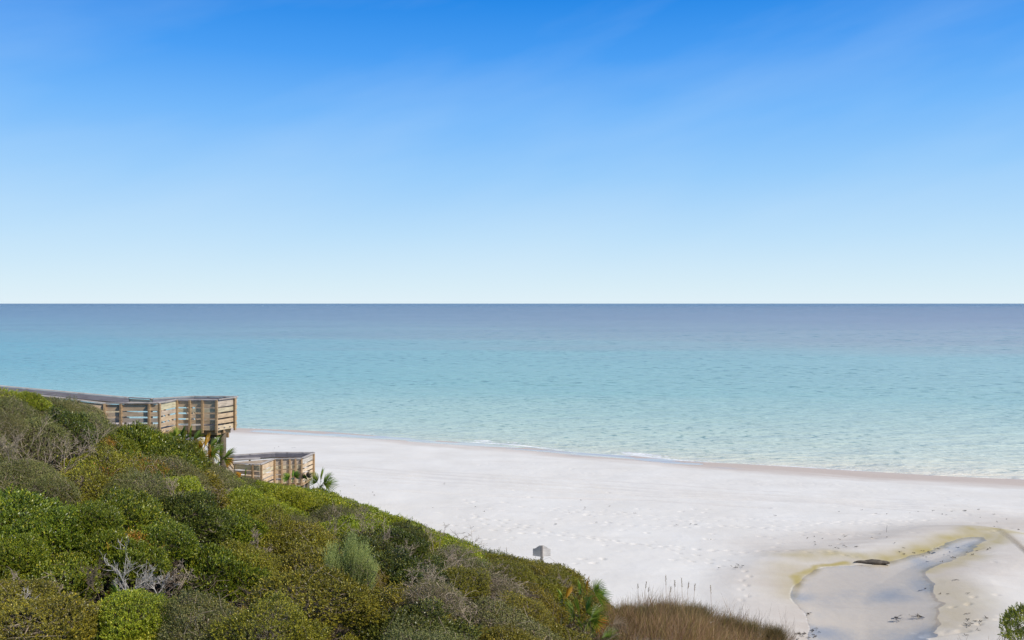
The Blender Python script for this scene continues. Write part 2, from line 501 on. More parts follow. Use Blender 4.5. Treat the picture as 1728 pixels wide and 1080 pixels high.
feet = []
def foot(x, y, a, depth=0.05, L=0.15, W=0.075):
    jx = np.where(np.abs(gx - x) < 0.5)[0]; jy = np.where(np.abs(gy - y) < 0.5)[0]
    if len(jx) < 3 or len(jy) < 3: return
    sl = np.ix_(jy, jx)
    dx, dy = X[sl] - x, Yg[sl] - y
    u = (dx * math.cos(a) + dy * math.sin(a)) / L; v = (-dx * math.sin(a) + dy * math.cos(a)) / W
    r2 = u * u + v * v
    Z[sl] += -depth * np.exp(-r2 ** 1.5) + depth * 0.06 * np.exp(-((np.sqrt(r2) - 1.6) / 0.45) ** 2)
def trail(pts, step=0.62, dep=0.05, z=1.5):
    P = [Vector(p) for p in pxl(pts, z)]
    side = 1
    for a, b in zip(P[:-1], P[1:]):
        n = max(1, int((b - a).length / step)); d = (b - a).normalized(); pr = Vector((-d.y, d.x)) * 0.11
        for i in range(n):
            q = a + (b - a) * ((i + random.uniform(-.12, .12)) / n) + pr * side
            side = -side
            foot(q.x, q.y, math.atan2(d.y, d.x) + random.uniform(-.2, .2), dep * random.uniform(0.7, 1.25))
trail([(740, 862), (860, 889), (1000, 905), (1120, 920), (1200, 925), (1420, 935)])
trail([(800, 868), (930, 893), (1060, 912), (1150, 930), (1255, 950)])
trail([(720, 880), (880, 896), (1040, 910), (1230, 928)], dep=0.06)
trail([(1150, 940), (1240, 957), (1262, 965), (1255, 990), (1258, 1025)], step=0.5)
trail([(930, 857), (1130, 872), (1380, 892), (1500, 896)], dep=0.045)
trail([(860, 848), (1060, 862), (1260, 868), (1480, 872), (1700, 880)], dep=0.04)
trail([(1000, 878), (1180, 884), (1330, 880), (1440, 868), (1600, 862)], dep=0.045)
trail([(1610, 1025), (1650, 1010), (1700, 1000)], step=0.6, dep=0.06)
trail([(1545, 1062), (1600, 1066), (1660, 1050), (1728, 1040)], step=0.4, dep=0.05)
for _ in range(150):
    px_, py_ = random.uniform(560, 1728), random.triangular(812, 985, 868)
    p = atz(px_, py_, 1.4)
    foot(p.x, p.y, random.gauss(-0.3, 0.5), random.uniform(0.025, 0.07), random.uniform(0.10, 0.18), random.uniform(0.05, 0.1))
for _ in range(280):                                  # trampled band near the water
    px_ = random.uniform(700, 1728)
    t = (px_ - 700) / 1028
    p = atz(px_, random.gauss(775 + 62 * t, 7), 0.8)
    foot(p.x, p.y, random.uniform(0, 3), random.uniform(0.008, 0.022), random.uniform(0.1, 0.2), random.uniform(0.08, 0.14))
# a slumped bank where the sand was cut by the stream
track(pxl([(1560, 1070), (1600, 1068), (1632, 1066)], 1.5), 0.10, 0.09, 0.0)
for k in range(14):                                    # ripple marks right of the stream
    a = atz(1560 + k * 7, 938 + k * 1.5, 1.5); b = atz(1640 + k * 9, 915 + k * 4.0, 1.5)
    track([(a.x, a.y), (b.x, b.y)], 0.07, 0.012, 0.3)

# masks in the sand's own colour: litter below the scrub, algae, wetness
du = dune(X, Yg)
px_g = CX + FPX * X / np.maximum(Yg, 9)
bz = beach_z(X, Yg)
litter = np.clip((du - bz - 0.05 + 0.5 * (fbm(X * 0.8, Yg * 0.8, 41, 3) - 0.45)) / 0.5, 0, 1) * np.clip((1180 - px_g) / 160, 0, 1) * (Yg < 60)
algae = np.zeros_like(X)
def stain(pts, w, amt, z=1.5):
    global algae
    P = pxl(pts, z)
    x0, x1 = min(p[0] for p in P) - 4, max(p[0] for p in P) + 4
    y0, y1 = min(p[1] for p in P) - 5, max(p[1] for p in P) + 5
    jx = np.where((gx > x0) & (gx < x1))[0]; jy = np.where((gy > y0) & (gy < y1))[0]
    sl = np.ix_(jy, jx)
    xx = X[sl] + 0.9 * (fbm(X[sl] * 0.8, Yg[sl] * 0.8, 51, 3) - 0.47); yy = Yg[sl] + 1.1 * (fbm(X[sl] * 0.7, Yg[sl] * 0.9, 61, 3) - 0.47)
    d = line_d(xx, yy, P)
    algae[sl] = np.maximum(algae[sl], amt * np.exp(-(d / w) ** 2) * (0.55 + 0.9 * fbm(X[sl] * 2.2, Yg[sl] * 1.2, 71, 4)))
stain([(1338, 1000), (1342, 975), (1375, 955), (1420, 949)], 0.28, 1.0)
stain([(1335, 940), (1400, 935), (1450, 942), (1500, 947)], 0.7, 0.55)
stain([(1500, 946), (1530, 934), (1570, 924), (1600, 916)], 0.75, 0.85)
stain([(1600, 915), (1640, 902), (1690, 890)], 0.85, 0.75)
stain([(1620, 940), (1650, 920), (1700, 902), (1728, 897)], 0.55, 0.6)
stain([(1575, 962), (1610, 945), (1635, 930)], 0.5, 0.5)
stain([(1580, 985), (1620, 1010), (1600, 1050)], 1.3, 0.30)
stain([(1340, 960), (1332, 1000)], 0.9, 0.35)
# damp zone around the stream, a long wedge, and the swash zone
damp = np.clip(1 - (pond_sd - 0.3) / 3.6, 0, 1) * (0.6 + 0.7 * fbm(X * 0.5, Yg * 0.5, 81, 3))
P_ = pxl([(1340, 930), (1450, 905), (1600, 888), (1728, 870)], 1.5)
damp = np.maximum(damp, np.exp(-(line_d(X, Yg, P_) / 2.6) ** 2) * 0.8)
P_ = pxl([(1640, 960), (1728, 930)], 1.5)
damp = np.maximum(damp, np.exp(-(line_d(X, Yg, P_) / 2.4) ** 2) * 0.7)
damp *= (px_g > 1180) & (Yg > 24)
damp = np.where(pond_sd < 0.12, np.clip(-pond_sd * 0.1, 0, 0.1), damp)
algae *= np.clip(1 + pond_sd * 4, 0, 1)
P_ = pxl([(1590, 960), (1600, 1000), (1610, 1050)], 1.5)
damp = np.maximum(damp, np.exp(-(line_d(X, Yg, P_) / 1.7) ** 2) * 1.0 * (pond_sd > 0))
damp *= 0.7 + 0.6 * fbm(X * 0.6, Yg * 2.2, 83, 4)
hgt = Z
wet = np.clip(1 - (hgt - 0.06) / 0.30 + 0.9 * (fbm(X * 0.22, (Yg + 0.42 * X) * 0.6, 91, 3) - 0.47), 0, 1) * (s_in < 12)
wet = np.maximum(wet, np.clip(1.2 - (s_in - 1.0) / 3.4 + 1.6 * (fbm(X * 0.16, (Yg + 0.42 * X) * 0.5, 95, 3) - 0.47), 0, 1) * (s_in < 12))
film = np.clip((wet - 0.72) / 0.2, 0, 1) * np.clip((fbm(X * 0.13, Yg * 0.25, 97, 3) - 0.5) * 8, 0, 1)
for pts_, w_ in (([(440, 727), (520, 733), (600, 738), (720, 742)], 0.9), ([(560, 733), (640, 737)], 0.9), ([(700, 744), (780, 749), (870, 752)], 0.8), ([(985, 766), (1060, 771)], 0.6), ([(1125, 779), (1175, 781)], 0.55), ([(860, 757), (960, 763)], 0.4)):
    P_ = pxl(pts_, 0.12)
    dd = line_d(X, Yg + 0.8 * (fbm(X * 0.3, Yg * 0.8, 93, 3) - 0.47), P_)
    pool = np.clip((w_ - dd) / 0.15 + 0.5, 0, 1) * (s_in < 14) * (s_in > -2)
    film = np.maximum(film, pool); wet = np.maximum(wet, np.exp(-(dd / (w_ * 1.6)) ** 2) * (s_in < 14))
    Z -= 0.02 * pool

def sand_material():
    m, nt, out, N, L = new_mat('white_quartz_sand')
    g = N('ShaderNodeNewGeometry')
    def A(n):
        a = N('ShaderNodeAttribute'); a.attribute_name = n; return a.outputs['Fac']
    n1 = N('ShaderNodeTexNoise'); n1.inputs['Scale'].default_value = 0.35; n1.inputs['Detail'].default_value = 6
    n2 = N('ShaderNodeTexNoise'); n2.inputs['Scale'].default_value = 14; n2.inputs['Detail'].default_value = 5; n2.inputs['Roughness'].default_value = 0.7
    n3 = N('ShaderNodeTexNoise'); n3.inputs['Scale'].default_value = 3.0; n3.inputs['Detail'].default_value = 5
    mp = N('ShaderNodeMapping'); mp.inputs['Scale'].default_value = (0.25, 2.6, 1); mp.inputs['Rotation'].default_value = (0, 0, R(-18))
    L(g.outputs['Position'], mp.inputs[0])
    n4 = N('ShaderNodeTexNoise'); n4.inputs['Scale'].default_value = 0.7; n4.inputs['Detail'].default_value = 6; n4.inputs['Roughness'].default_value = 0.65
    L(mp.outputs[0], n4.inputs['Vector'])
    for n in (n1, n2, n3): L(g.outputs['Position'], n.inputs['Vector'])
    dry = ramp(N, [(0.3, (0.72, 0.682, 0.632)), (0.7, (0.785, 0.754, 0.710))])
    L(n1.outputs['Fac'], dry.inputs[0])
    def mix(f, a, b):
        x = N('ShaderNodeMix', data_type='RGBA')
        if isinstance(f, float): x.inputs[0].default_value = f
        else: L(f, x.inputs[0])
        if isinstance(a, tuple): x.inputs[6].default_value = (*a, 1)
        else: L(a, x.inputs[6])
        if isinstance(b, tuple): x.inputs[7].default_value = (*b, 1)
        else: L(b, x.inputs[7])
        return x.outputs[2]
    def rng_(src, a, b, c=0.0, d=1.0):
        x = N('ShaderNodeMapRange'); x.inputs['From Min'].default_value = a; x.inputs['From Max'].default_value = b
        x.inputs['To Min'].default_value = c; x.inputs['To Max'].default_value = d
        L(src, x.inputs['Value']); return x.outputs[0]
    def mul(a, b):
        x = N('ShaderNodeMath', operation='MULTIPLY')
        L(a, x.inputs[0])
        if isinstance(b, float): x.inputs[1].default_value = b
        else: L(b, x.inputs[1])
        return x.outputs[0]
    # long drift lines of darker grains and shell grit
    c = mix(rng_(n4.outputs['Fac'], 0.56, 0.74, 0.0, 0.35), dry.outputs[0], (0.60, 0.55, 0.51))
    c = mix(mul(rng_(n2.outputs['Fac'], 0.62, 0.78), 0.25), c, (0.50, 0.46, 0.42))
    c = mix(mul(A('damp'), 0.85), c, (0.53, 0.46, 0.395))
    c = mix(mul(A('algae'), 1.0), c, (0.44, 0.36, 0.15))
    c = mix(mul(A('rut'), 0.42), c, (0.56, 0.52, 0.49))  # darker compacted sand, also painting in the shading the ruts lack
    c = mix(mul(A('wet'), 1.0), c, (0.56, 0.475, 0.42))
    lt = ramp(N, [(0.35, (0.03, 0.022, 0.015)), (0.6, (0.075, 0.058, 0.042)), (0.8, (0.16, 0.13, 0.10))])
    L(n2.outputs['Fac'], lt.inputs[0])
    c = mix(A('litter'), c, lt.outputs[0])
    p = N('ShaderNodeBsdfPrincipled')
    L(c, p.inputs['Base Color'])
    L(rng_(A('film'), 0.0, 1.0, 0.95, 0.05), p.inputs['Roughness'])
    L(rng_(A('film'), 0.0, 1.0, 0.08, 0.55), p.inputs['Specular IOR Level'])
    bp = N('ShaderNodeBump'); bp.inputs['Distance'].default_value = 0.035
    L(rng_(A('film'), 0.0, 0.6, 0.5, 0.02), bp.inputs['Strength'])
    hsum = N('ShaderNodeMath', operation='MULTIPLY_ADD'); L(n2.outputs['Fac'], hsum.inputs[0]); hsum.inputs[1].default_value = 0.35
    L(n3.outputs['Fac'], hsum.inputs[2])
    L(hsum.outputs[0], bp.inputs['Height']); L(bp.outputs[0], p.inputs['Normal'])
    L(p.outputs[0], out.inputs[0])
    return m

ny, nx = X.shape
idx = np.arange(nx * ny).reshape(ny, nx)
F = np.stack([idx[:-1, :-1], idx[:-1, 1:], idx[1:, 1:], idx[1:, :-1]], -1).reshape(-1, 4)
me = np_mesh('beach_sand', np.stack([X, Yg, Z], -1).reshape(-1, 3), F, sand_material(), True)
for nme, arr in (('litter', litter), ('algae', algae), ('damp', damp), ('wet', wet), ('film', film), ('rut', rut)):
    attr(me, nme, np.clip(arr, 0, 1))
sand = link('beach_sand', me)
tag(sand, 'white sand beach and dune slope', 'sand', kind='structure')

# ------------------------------------------------------------------ sea
def sea_material():
    m, nt, out, N, L = new_mat('sea_water')
    g = N('ShaderNodeNewGeometry')
    a = N('ShaderNodeAttribute'); a.attribute_name = 'offshore'          # metres from the water's edge
    lg = N('ShaderNodeMath', operation='LOGARITHM'); lg.inputs[1].default_value = 10
    mxm = N('ShaderNodeMath', operation='MAXIMUM'); mxm.inputs[1].default_value = 1.0
    L(a.outputs['Fac'], mxm.inputs[0]); L(mxm.outputs[0], lg.inputs[0])
    mp = N('ShaderNodeMapping'); mp.inputs['Scale'].default_value = (0.006, 0.02, 1)
    L(g.outputs['Position'], mp.inputs[0])
    big = N('ShaderNodeTexNoise'); big.inputs['Scale'].default_value = 1.0; big.inputs['Detail'].default_value = 5
    L(mp.outputs[0], big.inputs['Vector'])
    sh = N('ShaderNodeMath', operation='MULTIPLY_ADD'); L(big.outputs['Fac'], sh.inputs[0]); sh.inputs[1].default_value = 0.60
    ls = N('ShaderNodeMath', operation='ADD'); L(lg.outputs[0], ls.inputs[0]); ls.inputs[1].default_value = -0.30
    L(ls.outputs[0], sh.inputs[2])
    dv = N('ShaderNodeMath', operation='DIVIDE'); dv.inputs[1].default_value = 4.0; L(sh.outputs[0], dv.inputs[0])
    cr_ = ramp(N, SEA_RAMP)
    L(dv.outputs[0], cr_.inputs[0])
    # the east of the bay (left) holds clearer, deeper-coloured water
    sp = N('ShaderNodeSeparateXYZ'); L(g.outputs['Position'], sp.inputs[0])
    rat = N('ShaderNodeMath', operation='DIVIDE'); L(sp.outputs['X'], rat.inputs[0]); L(sp.outputs['Y'], rat.inputs[1])
    lr = N('ShaderNodeMapRange'); lr.inputs['From Min'].default_value = -0.55; lr.inputs['From Max'].default_value = 0.5
    lr.inputs['To Min'].default_value = 0.0; lr.inputs['To Max'].default_value = 1.0
    L(rat.outputs[0], lr.inputs['Value'])
    tn = ramp(N, [(0, (0.62, 0.84, 0.95)), (0.5, (1.06, 1.03, 1.0)), (1, (1.38, 1.14, 1.08))])
    L(lr.outputs[0], tn.inputs[0])
    mt = N('ShaderNodeMix', data_type='RGBA', blend_type='MULTIPLY'); mt.inputs[0].default_value = 1
    L(cr_.outputs[0], mt.inputs[6]); L(tn.outputs[0], mt.inputs[7])
    # waves
    def wave(sx, sy, det, dist=0.0):
        q = N('ShaderNodeMapping'); q.inputs['Scale'].default_value = (sx, sy, 1); q.inputs['Rotation'].default_value = (0, 0, R(6))
        L(g.outputs['Position'], q.inputs[0])
        w = N('ShaderNodeTexNoise'); w.inputs['Scale'].default_value = 1; w.inputs['Detail'].default_value = det; w.inputs['Roughness'].default_value = 0.55
        w.inputs['Distortion'].default_value = dist
        L(q.outputs[0], w.inputs['Vector']); return w
    w1 = wave(0.28, 0.95, 5, 0.3)
    w2 = wave(0.07, 0.22, 3, 0.2)
    w3 = wave(1.3, 3.4, 3)
    s1 = N('ShaderNodeMath', operation='MULTIPLY_ADD'); L(w2.outputs['Fac'], s1.inputs[0]); s1.inputs[1].default_value = 1.6; L(w1.outputs['Fac'], s1.inputs[2])
    s2 = N('ShaderNodeMath', operation='MULTIPLY_ADD'); L(w3.outputs['Fac'], s2.inputs[0]); s2.inputs[1].default_value = 0.30; L(s1.outputs[0], s2.inputs[2])
    bp = N('ShaderNodeBump'); bp.inputs['Distance'].default_value = 0.9
    fd = N('ShaderNodeMapRange'); fd.inputs['From Min'].default_value = 0.5; fd.inputs['From Max'].default_value = 3.2
    fd.inputs['To Min'].default_value = 0.8; fd.inputs['To Max'].default_value = 0.9
    L(lg.outputs[0], fd.inputs['Value']); L(fd.outputs[0], bp.inputs['Strength'])
    L(s2.outputs[0], bp.inputs['Height'])
    # foam at the edge
    fm = N('ShaderNodeAttribute'); fm.attribute_name = 'foam'
    fn = N('ShaderNodeTexNoise'); fn.inputs['Scale'].default_value = 2.4; fn.inputs['Detail'].default_value = 6; fn.inputs['Roughness'].default_value = 0.7
    L(g.outputs['Position'], fn.inputs['Vector'])
    fa = N('ShaderNodeMath', operation='ADD'); L(fm.outputs['Fac'], fa.inputs[0]); L(fn.outputs['Fac'], fa.inputs[1])
    fr = N('ShaderNodeMapRange'); fr.inputs['From Min'].default_value = 1.02; fr.inputs['From Max'].default_value = 1.2
    L(fa.outputs[0], fr.inputs['Value'])
    cm = N('ShaderNodeMix', data_type='RGBA'); L(fr.outputs[0], cm.inputs[0]); L(mt.outputs[2], cm.inputs[6]); cm.inputs[7].default_value = (0.85, 0.86, 0.86, 1)
    # facets that reflect less sky are painted dark teal into the base colour
    tr = N('ShaderNodeMapRange'); tr.inputs['From Min'].default_value = 0.30; tr.inputs['From Max'].default_value = 0.42
    tr.inputs['To Min'].default_value = 0.8; tr.inputs['To Max'].default_value = 0.0
    L(w1.outputs['Fac'], tr.inputs['Value'])
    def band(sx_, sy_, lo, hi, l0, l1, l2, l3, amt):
        # painted dark facets of one size, present between two distances (log10 metres)
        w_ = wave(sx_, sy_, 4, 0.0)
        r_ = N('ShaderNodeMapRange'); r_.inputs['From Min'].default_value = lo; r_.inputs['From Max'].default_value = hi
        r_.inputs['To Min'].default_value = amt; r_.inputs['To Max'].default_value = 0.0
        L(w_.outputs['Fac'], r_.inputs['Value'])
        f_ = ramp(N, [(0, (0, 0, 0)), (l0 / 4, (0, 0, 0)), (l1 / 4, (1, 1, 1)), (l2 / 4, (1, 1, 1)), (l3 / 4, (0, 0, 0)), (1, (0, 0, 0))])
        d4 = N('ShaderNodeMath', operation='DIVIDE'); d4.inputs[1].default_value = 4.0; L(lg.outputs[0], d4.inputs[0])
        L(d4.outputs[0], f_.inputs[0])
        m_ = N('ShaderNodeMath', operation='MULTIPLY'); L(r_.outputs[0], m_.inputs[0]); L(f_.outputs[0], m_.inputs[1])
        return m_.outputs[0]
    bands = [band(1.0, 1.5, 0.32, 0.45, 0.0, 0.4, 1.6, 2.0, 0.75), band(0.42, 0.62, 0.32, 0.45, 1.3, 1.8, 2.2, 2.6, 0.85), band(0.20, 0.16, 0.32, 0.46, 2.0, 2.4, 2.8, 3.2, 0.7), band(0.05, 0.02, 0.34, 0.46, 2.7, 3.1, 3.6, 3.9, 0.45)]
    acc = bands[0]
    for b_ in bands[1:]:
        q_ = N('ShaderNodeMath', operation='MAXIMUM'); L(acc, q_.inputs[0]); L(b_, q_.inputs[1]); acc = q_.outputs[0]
    # gusts: the painted dark facets gather in uneven patches
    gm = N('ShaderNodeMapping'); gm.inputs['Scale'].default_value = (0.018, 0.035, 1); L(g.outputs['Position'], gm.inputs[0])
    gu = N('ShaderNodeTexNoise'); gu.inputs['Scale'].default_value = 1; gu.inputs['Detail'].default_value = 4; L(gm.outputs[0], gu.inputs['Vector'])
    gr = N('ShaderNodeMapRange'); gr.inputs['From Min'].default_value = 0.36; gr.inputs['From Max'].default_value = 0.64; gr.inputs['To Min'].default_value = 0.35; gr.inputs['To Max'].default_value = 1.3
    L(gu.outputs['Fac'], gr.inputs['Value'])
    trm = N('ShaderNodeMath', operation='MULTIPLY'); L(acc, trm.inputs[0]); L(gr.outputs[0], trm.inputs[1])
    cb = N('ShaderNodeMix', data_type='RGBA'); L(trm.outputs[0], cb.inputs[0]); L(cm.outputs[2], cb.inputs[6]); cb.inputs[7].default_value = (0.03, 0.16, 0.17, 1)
    p = N('ShaderNodeBsdfPrincipled')
    L(cb.outputs[2], p.inputs['Base Color'])
    p.inputs['IOR'].default_value = 1.33
    p.inputs['Specular IOR Level'].default_value = 0.5
    rr = N('ShaderNodeMapRange'); rr.inputs['From Min'].default_value = 0; rr.inputs['From Max'].default_value = 1
    rr.inputs['To Min'].default_value = 0.22; rr.inputs['To Max'].default_value = 0.8
    L(fr.outputs[0], rr.inputs['Value']); L(rr.outputs[0], p.inputs['Roughness'])
    L(bp.outputs[0], p.inputs['Normal'])
    L(p.outputs[0], out.inputs[0])
    return m
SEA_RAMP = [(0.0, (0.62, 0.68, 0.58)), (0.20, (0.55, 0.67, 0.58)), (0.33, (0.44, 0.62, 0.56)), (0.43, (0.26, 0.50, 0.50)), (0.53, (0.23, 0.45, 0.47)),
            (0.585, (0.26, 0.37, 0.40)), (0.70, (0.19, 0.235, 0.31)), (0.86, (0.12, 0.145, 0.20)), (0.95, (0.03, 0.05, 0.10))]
sx = axis([(-60000, -4000, 4000), (-4000, -400, 200), (-400, -60, 10), (-60, 60, 0.4), (60, 400, 10), (400, 4000, 200), (4000, 60000, 4000)])
ss = axis([(-9, -4, 0.5), (-4, 5, 0.12), (5, 14, 0.4), (14, 60, 3), (60, 400, 20), (400, 4000, 200), (4000, 80000, 4000)])
SX, SS = np.meshgrid(sx, ss)
SHR = np.where(np.abs(SX) < 400, shore(SX), np.interp(SX, [-60000, -400, 400, 60000], [235, 235, -60, -60]))
SY = SHR + SS
ph = SS + 1.1 * (fbm(SX * 0.12, SX * 0, 13, 3) - 0.45) * 2
amp = np.clip((fbm(SX * 0.18, SX * 0 + 4, 15, 3) * 2 - 0.55) * (0.5 + 0.9 * np.exp(-((SX - 4) / 9) ** 2)), 0, 1)
SZ = 0.13 * amp * np.exp(-((ph - 1.5) / 0.45) ** 2) + 0.08 * (1 - amp) * np.exp(-((ph - 3.6) / 0.7) ** 2)
SZ = np.where(np.abs(SX) < 60, SZ, 0)
foam = 0.95 * amp * np.exp(-((ph - 1.15) / 0.6) ** 2) + 0.62 * np.exp(-((ph - 0.1 ) / 0.35) ** 2) * (0.4 + 0.8 * vnoise(SX * 0.3, SX * 0, 19)) + 0.35 * amp * np.exp(-((ph - 0.3) / 0.8) ** 2)
n1y, n1x = SX.shape
idx = np.arange(n1x * n1y).reshape(n1y, n1x)
F = np.stack([idx[:-1, :-1], idx[:-1, 1:], idx[1:, 1:], idx[1:, :-1]], -1).reshape(-1, 4)
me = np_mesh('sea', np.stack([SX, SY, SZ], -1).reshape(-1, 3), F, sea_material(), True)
attr(me, 'offshore', SS); attr(me, 'foam', foam)
tag(link('sea', me), 'calm turquoise sea', 'sea', kind='structure')

# ------------------------------------------------------------------ pond
def pond_material():
    m, nt, out, N, L = new_mat('shallow_pond_water')
    g = N('ShaderNodeNewGeometry')
    mp = N('ShaderNodeMapping'); mp.inputs['Scale'].default_value = (22, 38, 1); mp.inputs['Rotation'].default_value = (0, 0, R(25))
    L(g.outputs['Position'], mp.inputs[0])
    n = N('ShaderNodeTexNoise'); n.inputs['Scale'].default_value = 1.0; n.inputs['Detail'].default_value = 3
    L(mp.outputs[0], n.inputs['Vector'])
    bp = N('ShaderNodeBump'); bp.inputs['Strength'].default_value = 0.6; bp.inputs['Distance'].default_value = 0.010
    L(n.outputs['Fac'], bp.inputs['Height'])
    gl = N('ShaderNodeBsdfGlossy'); gl.inputs['Roughness'].default_value = 0.08
    L(bp.outputs[0], gl.inputs['Normal'])
    big = N('ShaderNodeTexNoise'); big.inputs['Scale'].default_value = 0.45; big.inputs['Detail'].default_value = 3
    L(g.outputs['Position'], big.inputs['Vector'])
    rp = ramp(N, [(0.36, (0.72, 0.76, 0.84)), (0.55, (0.95, 0.925, 0.895))])
    mf = N('ShaderNodeMath', operation='MULTIPLY_ADD'); L(n.outputs['Fac'], mf.inputs[0]); mf.inputs[1].default_value = 0.45; mb_ = N('ShaderNodeMath', operation='MULTIPLY_ADD'); L(big.outputs['Fac'], mb_.inputs[0]); mb_.inputs[1].default_value = 1.0; mb_.inputs[2].default_value = -0.225; L(mb_.outputs[0], mf.inputs[2])  # ripple noise in the tint paints the sparkle grain of the surface
    L(mf.outputs[0], rp.inputs[0])
    tr = N('ShaderNodeBsdfTransparent'); L(rp.outputs[0], tr.inputs['Color'])
    fr = N('ShaderNodeFresnel'); fr.inputs['IOR'].default_value = 1.3
    bq = N('ShaderNodeBump'); bq.inputs['Strength'].default_value = 1.0; bq.inputs['Distance'].default_value = 0.0008
    L(n.outputs['Fac'], bq.inputs['Height']); L(bq.outputs[0], fr.inputs['Normal'])
    mx = N('ShaderNodeMixShader'); L(fr.outputs[0], mx.inputs[0]); L(tr.outputs[0], mx.inputs[1]); L(gl.outputs[0], mx.inputs[2])
    L(mx.outputs[0], out.inputs[0])
    return m
pc = POND.mean(0)
mb = MB()
cx_ = np.array([8.0, 46.0]); cy_ = np.array([18.5, 44.0])
# the water sheet is a little larger than the outline; the sand cuts its edge
sub = []
n = len(POND)
area = sum(POND[i][0] * POND[(i+1) % n][1] - POND[(i+1) % n][0] * POND[i][1] for i in range(n))
sg = 1 if area > 0 else -1
for i in range(n):
    a, b, c = POND[i-1], POND[i], POND[(i+1) % n]
    t = (c - a) / np.linalg.norm(c - a)
    o = np.array([t[1], -t[0]]) * sg
    sub.append((b[0] + o[0] * 0.22, b[1] + o[1] * 0.22, PZ + 0.012))
mb.add(sub, [tuple(range(n))] if sg > 0 else [tuple(range(n - 1, -1, -1))])
pond = mb.build('pond_water', pond_material())
tag(pond, 'shallow pond at the stream mouth', 'water', kind='structure')

#PART2#
# ------------------------------------------------------------------ plant builders
def sprig_leaves(P, D, nleaf, stem, L, W, spread, rs, jit=0.25):
    """leaves set along short shoots: P (n,3) shoot bases, D (n,3) directions"""
    n = len(P)
    D = D / np.linalg.norm(D, axis=1, keepdims=True)
    a = np.cross(D, rs.normal(size=(n, 3))); a /= np.linalg.norm(a, axis=1, keepdims=True)
    b = np.cross(D, a)
    k = np.arange(nleaf)
    ang = k * 2.399 + rs.uniform(0, 6.28, (n, 1)) + rs.normal(0, 0.3, (n, nleaf))
    h = (k + 0.5) / nleaf
    base = P[:, None, :] + D[:, None, :] * (h[None, :, None] * stem * rs.uniform(0.7, 1.3, (n, 1, 1)))
    out = np.cos(ang)[..., None] * a[:, None, :] + np.sin(ang)[..., None] * b[:, None, :]
    tilt = spread * (1.15 - 0.75 * h)[None, :, None] * rs.uniform(1 - jit, 1 + jit, (n, nleaf, 1))
    ld = D[:, None, :] * np.cos(tilt) + out * np.sin(tilt)
    sd_ = np.cross(ld, out + rs.normal(0, 0.25, (n, nleaf, 3)))
    nrm = np.linalg.norm(sd_, axis=2, keepdims=True); sd_ = sd_ / np.maximum(nrm, 1e-5)
    sc = rs.uniform(0.7, 1.2, (n, nleaf, 1))
    l, w = L * sc, W * sc
    v0 = base
    v1 = base + ld * l * 0.5 + sd_ * w * 0.5
    v2 = base + ld * l
    v3 = base + ld * l * 0.5 - sd_ * w * 0.5
    V = np.stack([v0, v1, v2, v3], 2).reshape(-1, 3)
    F = np.arange(len(V)).reshape(-1, 4)
    return V, F

def sticks(A, B, r0, r1, rs, bend=0.1, seg=3):
    """many thin three-sided bent sticks from A to B as one set of quads"""
    n = len(A)
    A = np.asarray(A, float); B = np.asarray(B, float)
    t = np.linspace(0, 1, seg + 1)
    off = rs.normal(0, bend, (n, 3)) * np.linalg.norm(B - A, axis=1, keepdims=True)
    off2 = rs.normal(0, bend * 0.5, (n, 3)) * np.linalg.norm(B - A, axis=1, keepdims=True)
    pts = A[:, None] + (B - A)[:, None] * t[None, :, None] + off[:, None] * (t * (1 - t) * 4)[None, :, None] + off2[:, None] * np.sin(t * 6.28)[None, :, None]
    d = B - A; d = d / np.maximum(np.linalg.norm(d, axis=1, keepdims=True), 1e-6)
    s = np.cross(d, rs.normal(size=(n, 3))); s /= np.linalg.norm(s, axis=1, keepdims=True)
    u = np.cross(d, s)
    r0 = np.broadcast_to(r0, (n,)); r1 = np.broadcast_to(r1, (n,))
    r = r0[:, None] * (1 - t) + r1[:, None] * t
    ring = []
    for k in range(3):
        an = 2.094 * k
        ring.append(pts + (s * math.cos(an) + u * math.sin(an))[:, None] * r[..., None])
    V = np.stack(ring, 2).reshape(-1, 3)            # n, seg+1, 3
    m = seg + 1
    base = (np.arange(n) * m * 3)[:, None, None]
    j = (np.arange(seg) * 3)[None, :, None]
    k = np.arange(3)[None, None, :]
    a = base + j + k; b = base + j + (k + 1) % 3
    F = np.stack([a, b, b + 3, a + 3], -1).reshape(-1, 4)
    return V, F, pts

def cat(parts):
    V, F, n = [], [], 0
    for v, f in parts:
        V.append(v); F.append(f + n); n += len(v)
    return np.concatenate(V), np.concatenate(F)

def dome_points(n, rs, flat, lumps, low=-0.25, inner=0.72):
    """points spread through the outer shell of a lumpy dome of radius 1"""
    z = rs.uniform(low, 1, n); ph_ = rs.uniform(0, 2 * math.pi, n)
    r = np.sqrt(np.maximum(1 - z * z, 0))
    N_ = np.stack([r * np.cos(ph_), r * np.sin(ph_), z], 1)
    bump = np.zeros(n)
    for (c, w, a) in lumps:
        bump += a * np.exp(-(np.sum((N_ - c) ** 2, 1)) / w ** 2)
    depth = 1 - (1 - inner) * rs.beta(1.0, 2.2, n)
    rad = (0.82 + bump) * depth
    P = N_ * rad[:, None]
    P[:, 2] *= flat
    nn = N_ / np.array([1, 1, flat]); nn /= np.linalg.norm(nn, axis=1, keepdims=True)
    return P, nn

def make_lumps(rs, k, w=(0.22, 0.42), a=(0.05, 0.2)):
    out = []
    for _ in range(k):
        c = rs.normal(size=3); c[2] = abs(c[2]); c /= np.linalg.norm(c)
        out.append((c, rs.uniform(*w), rs.uniform(*a)))
    return out

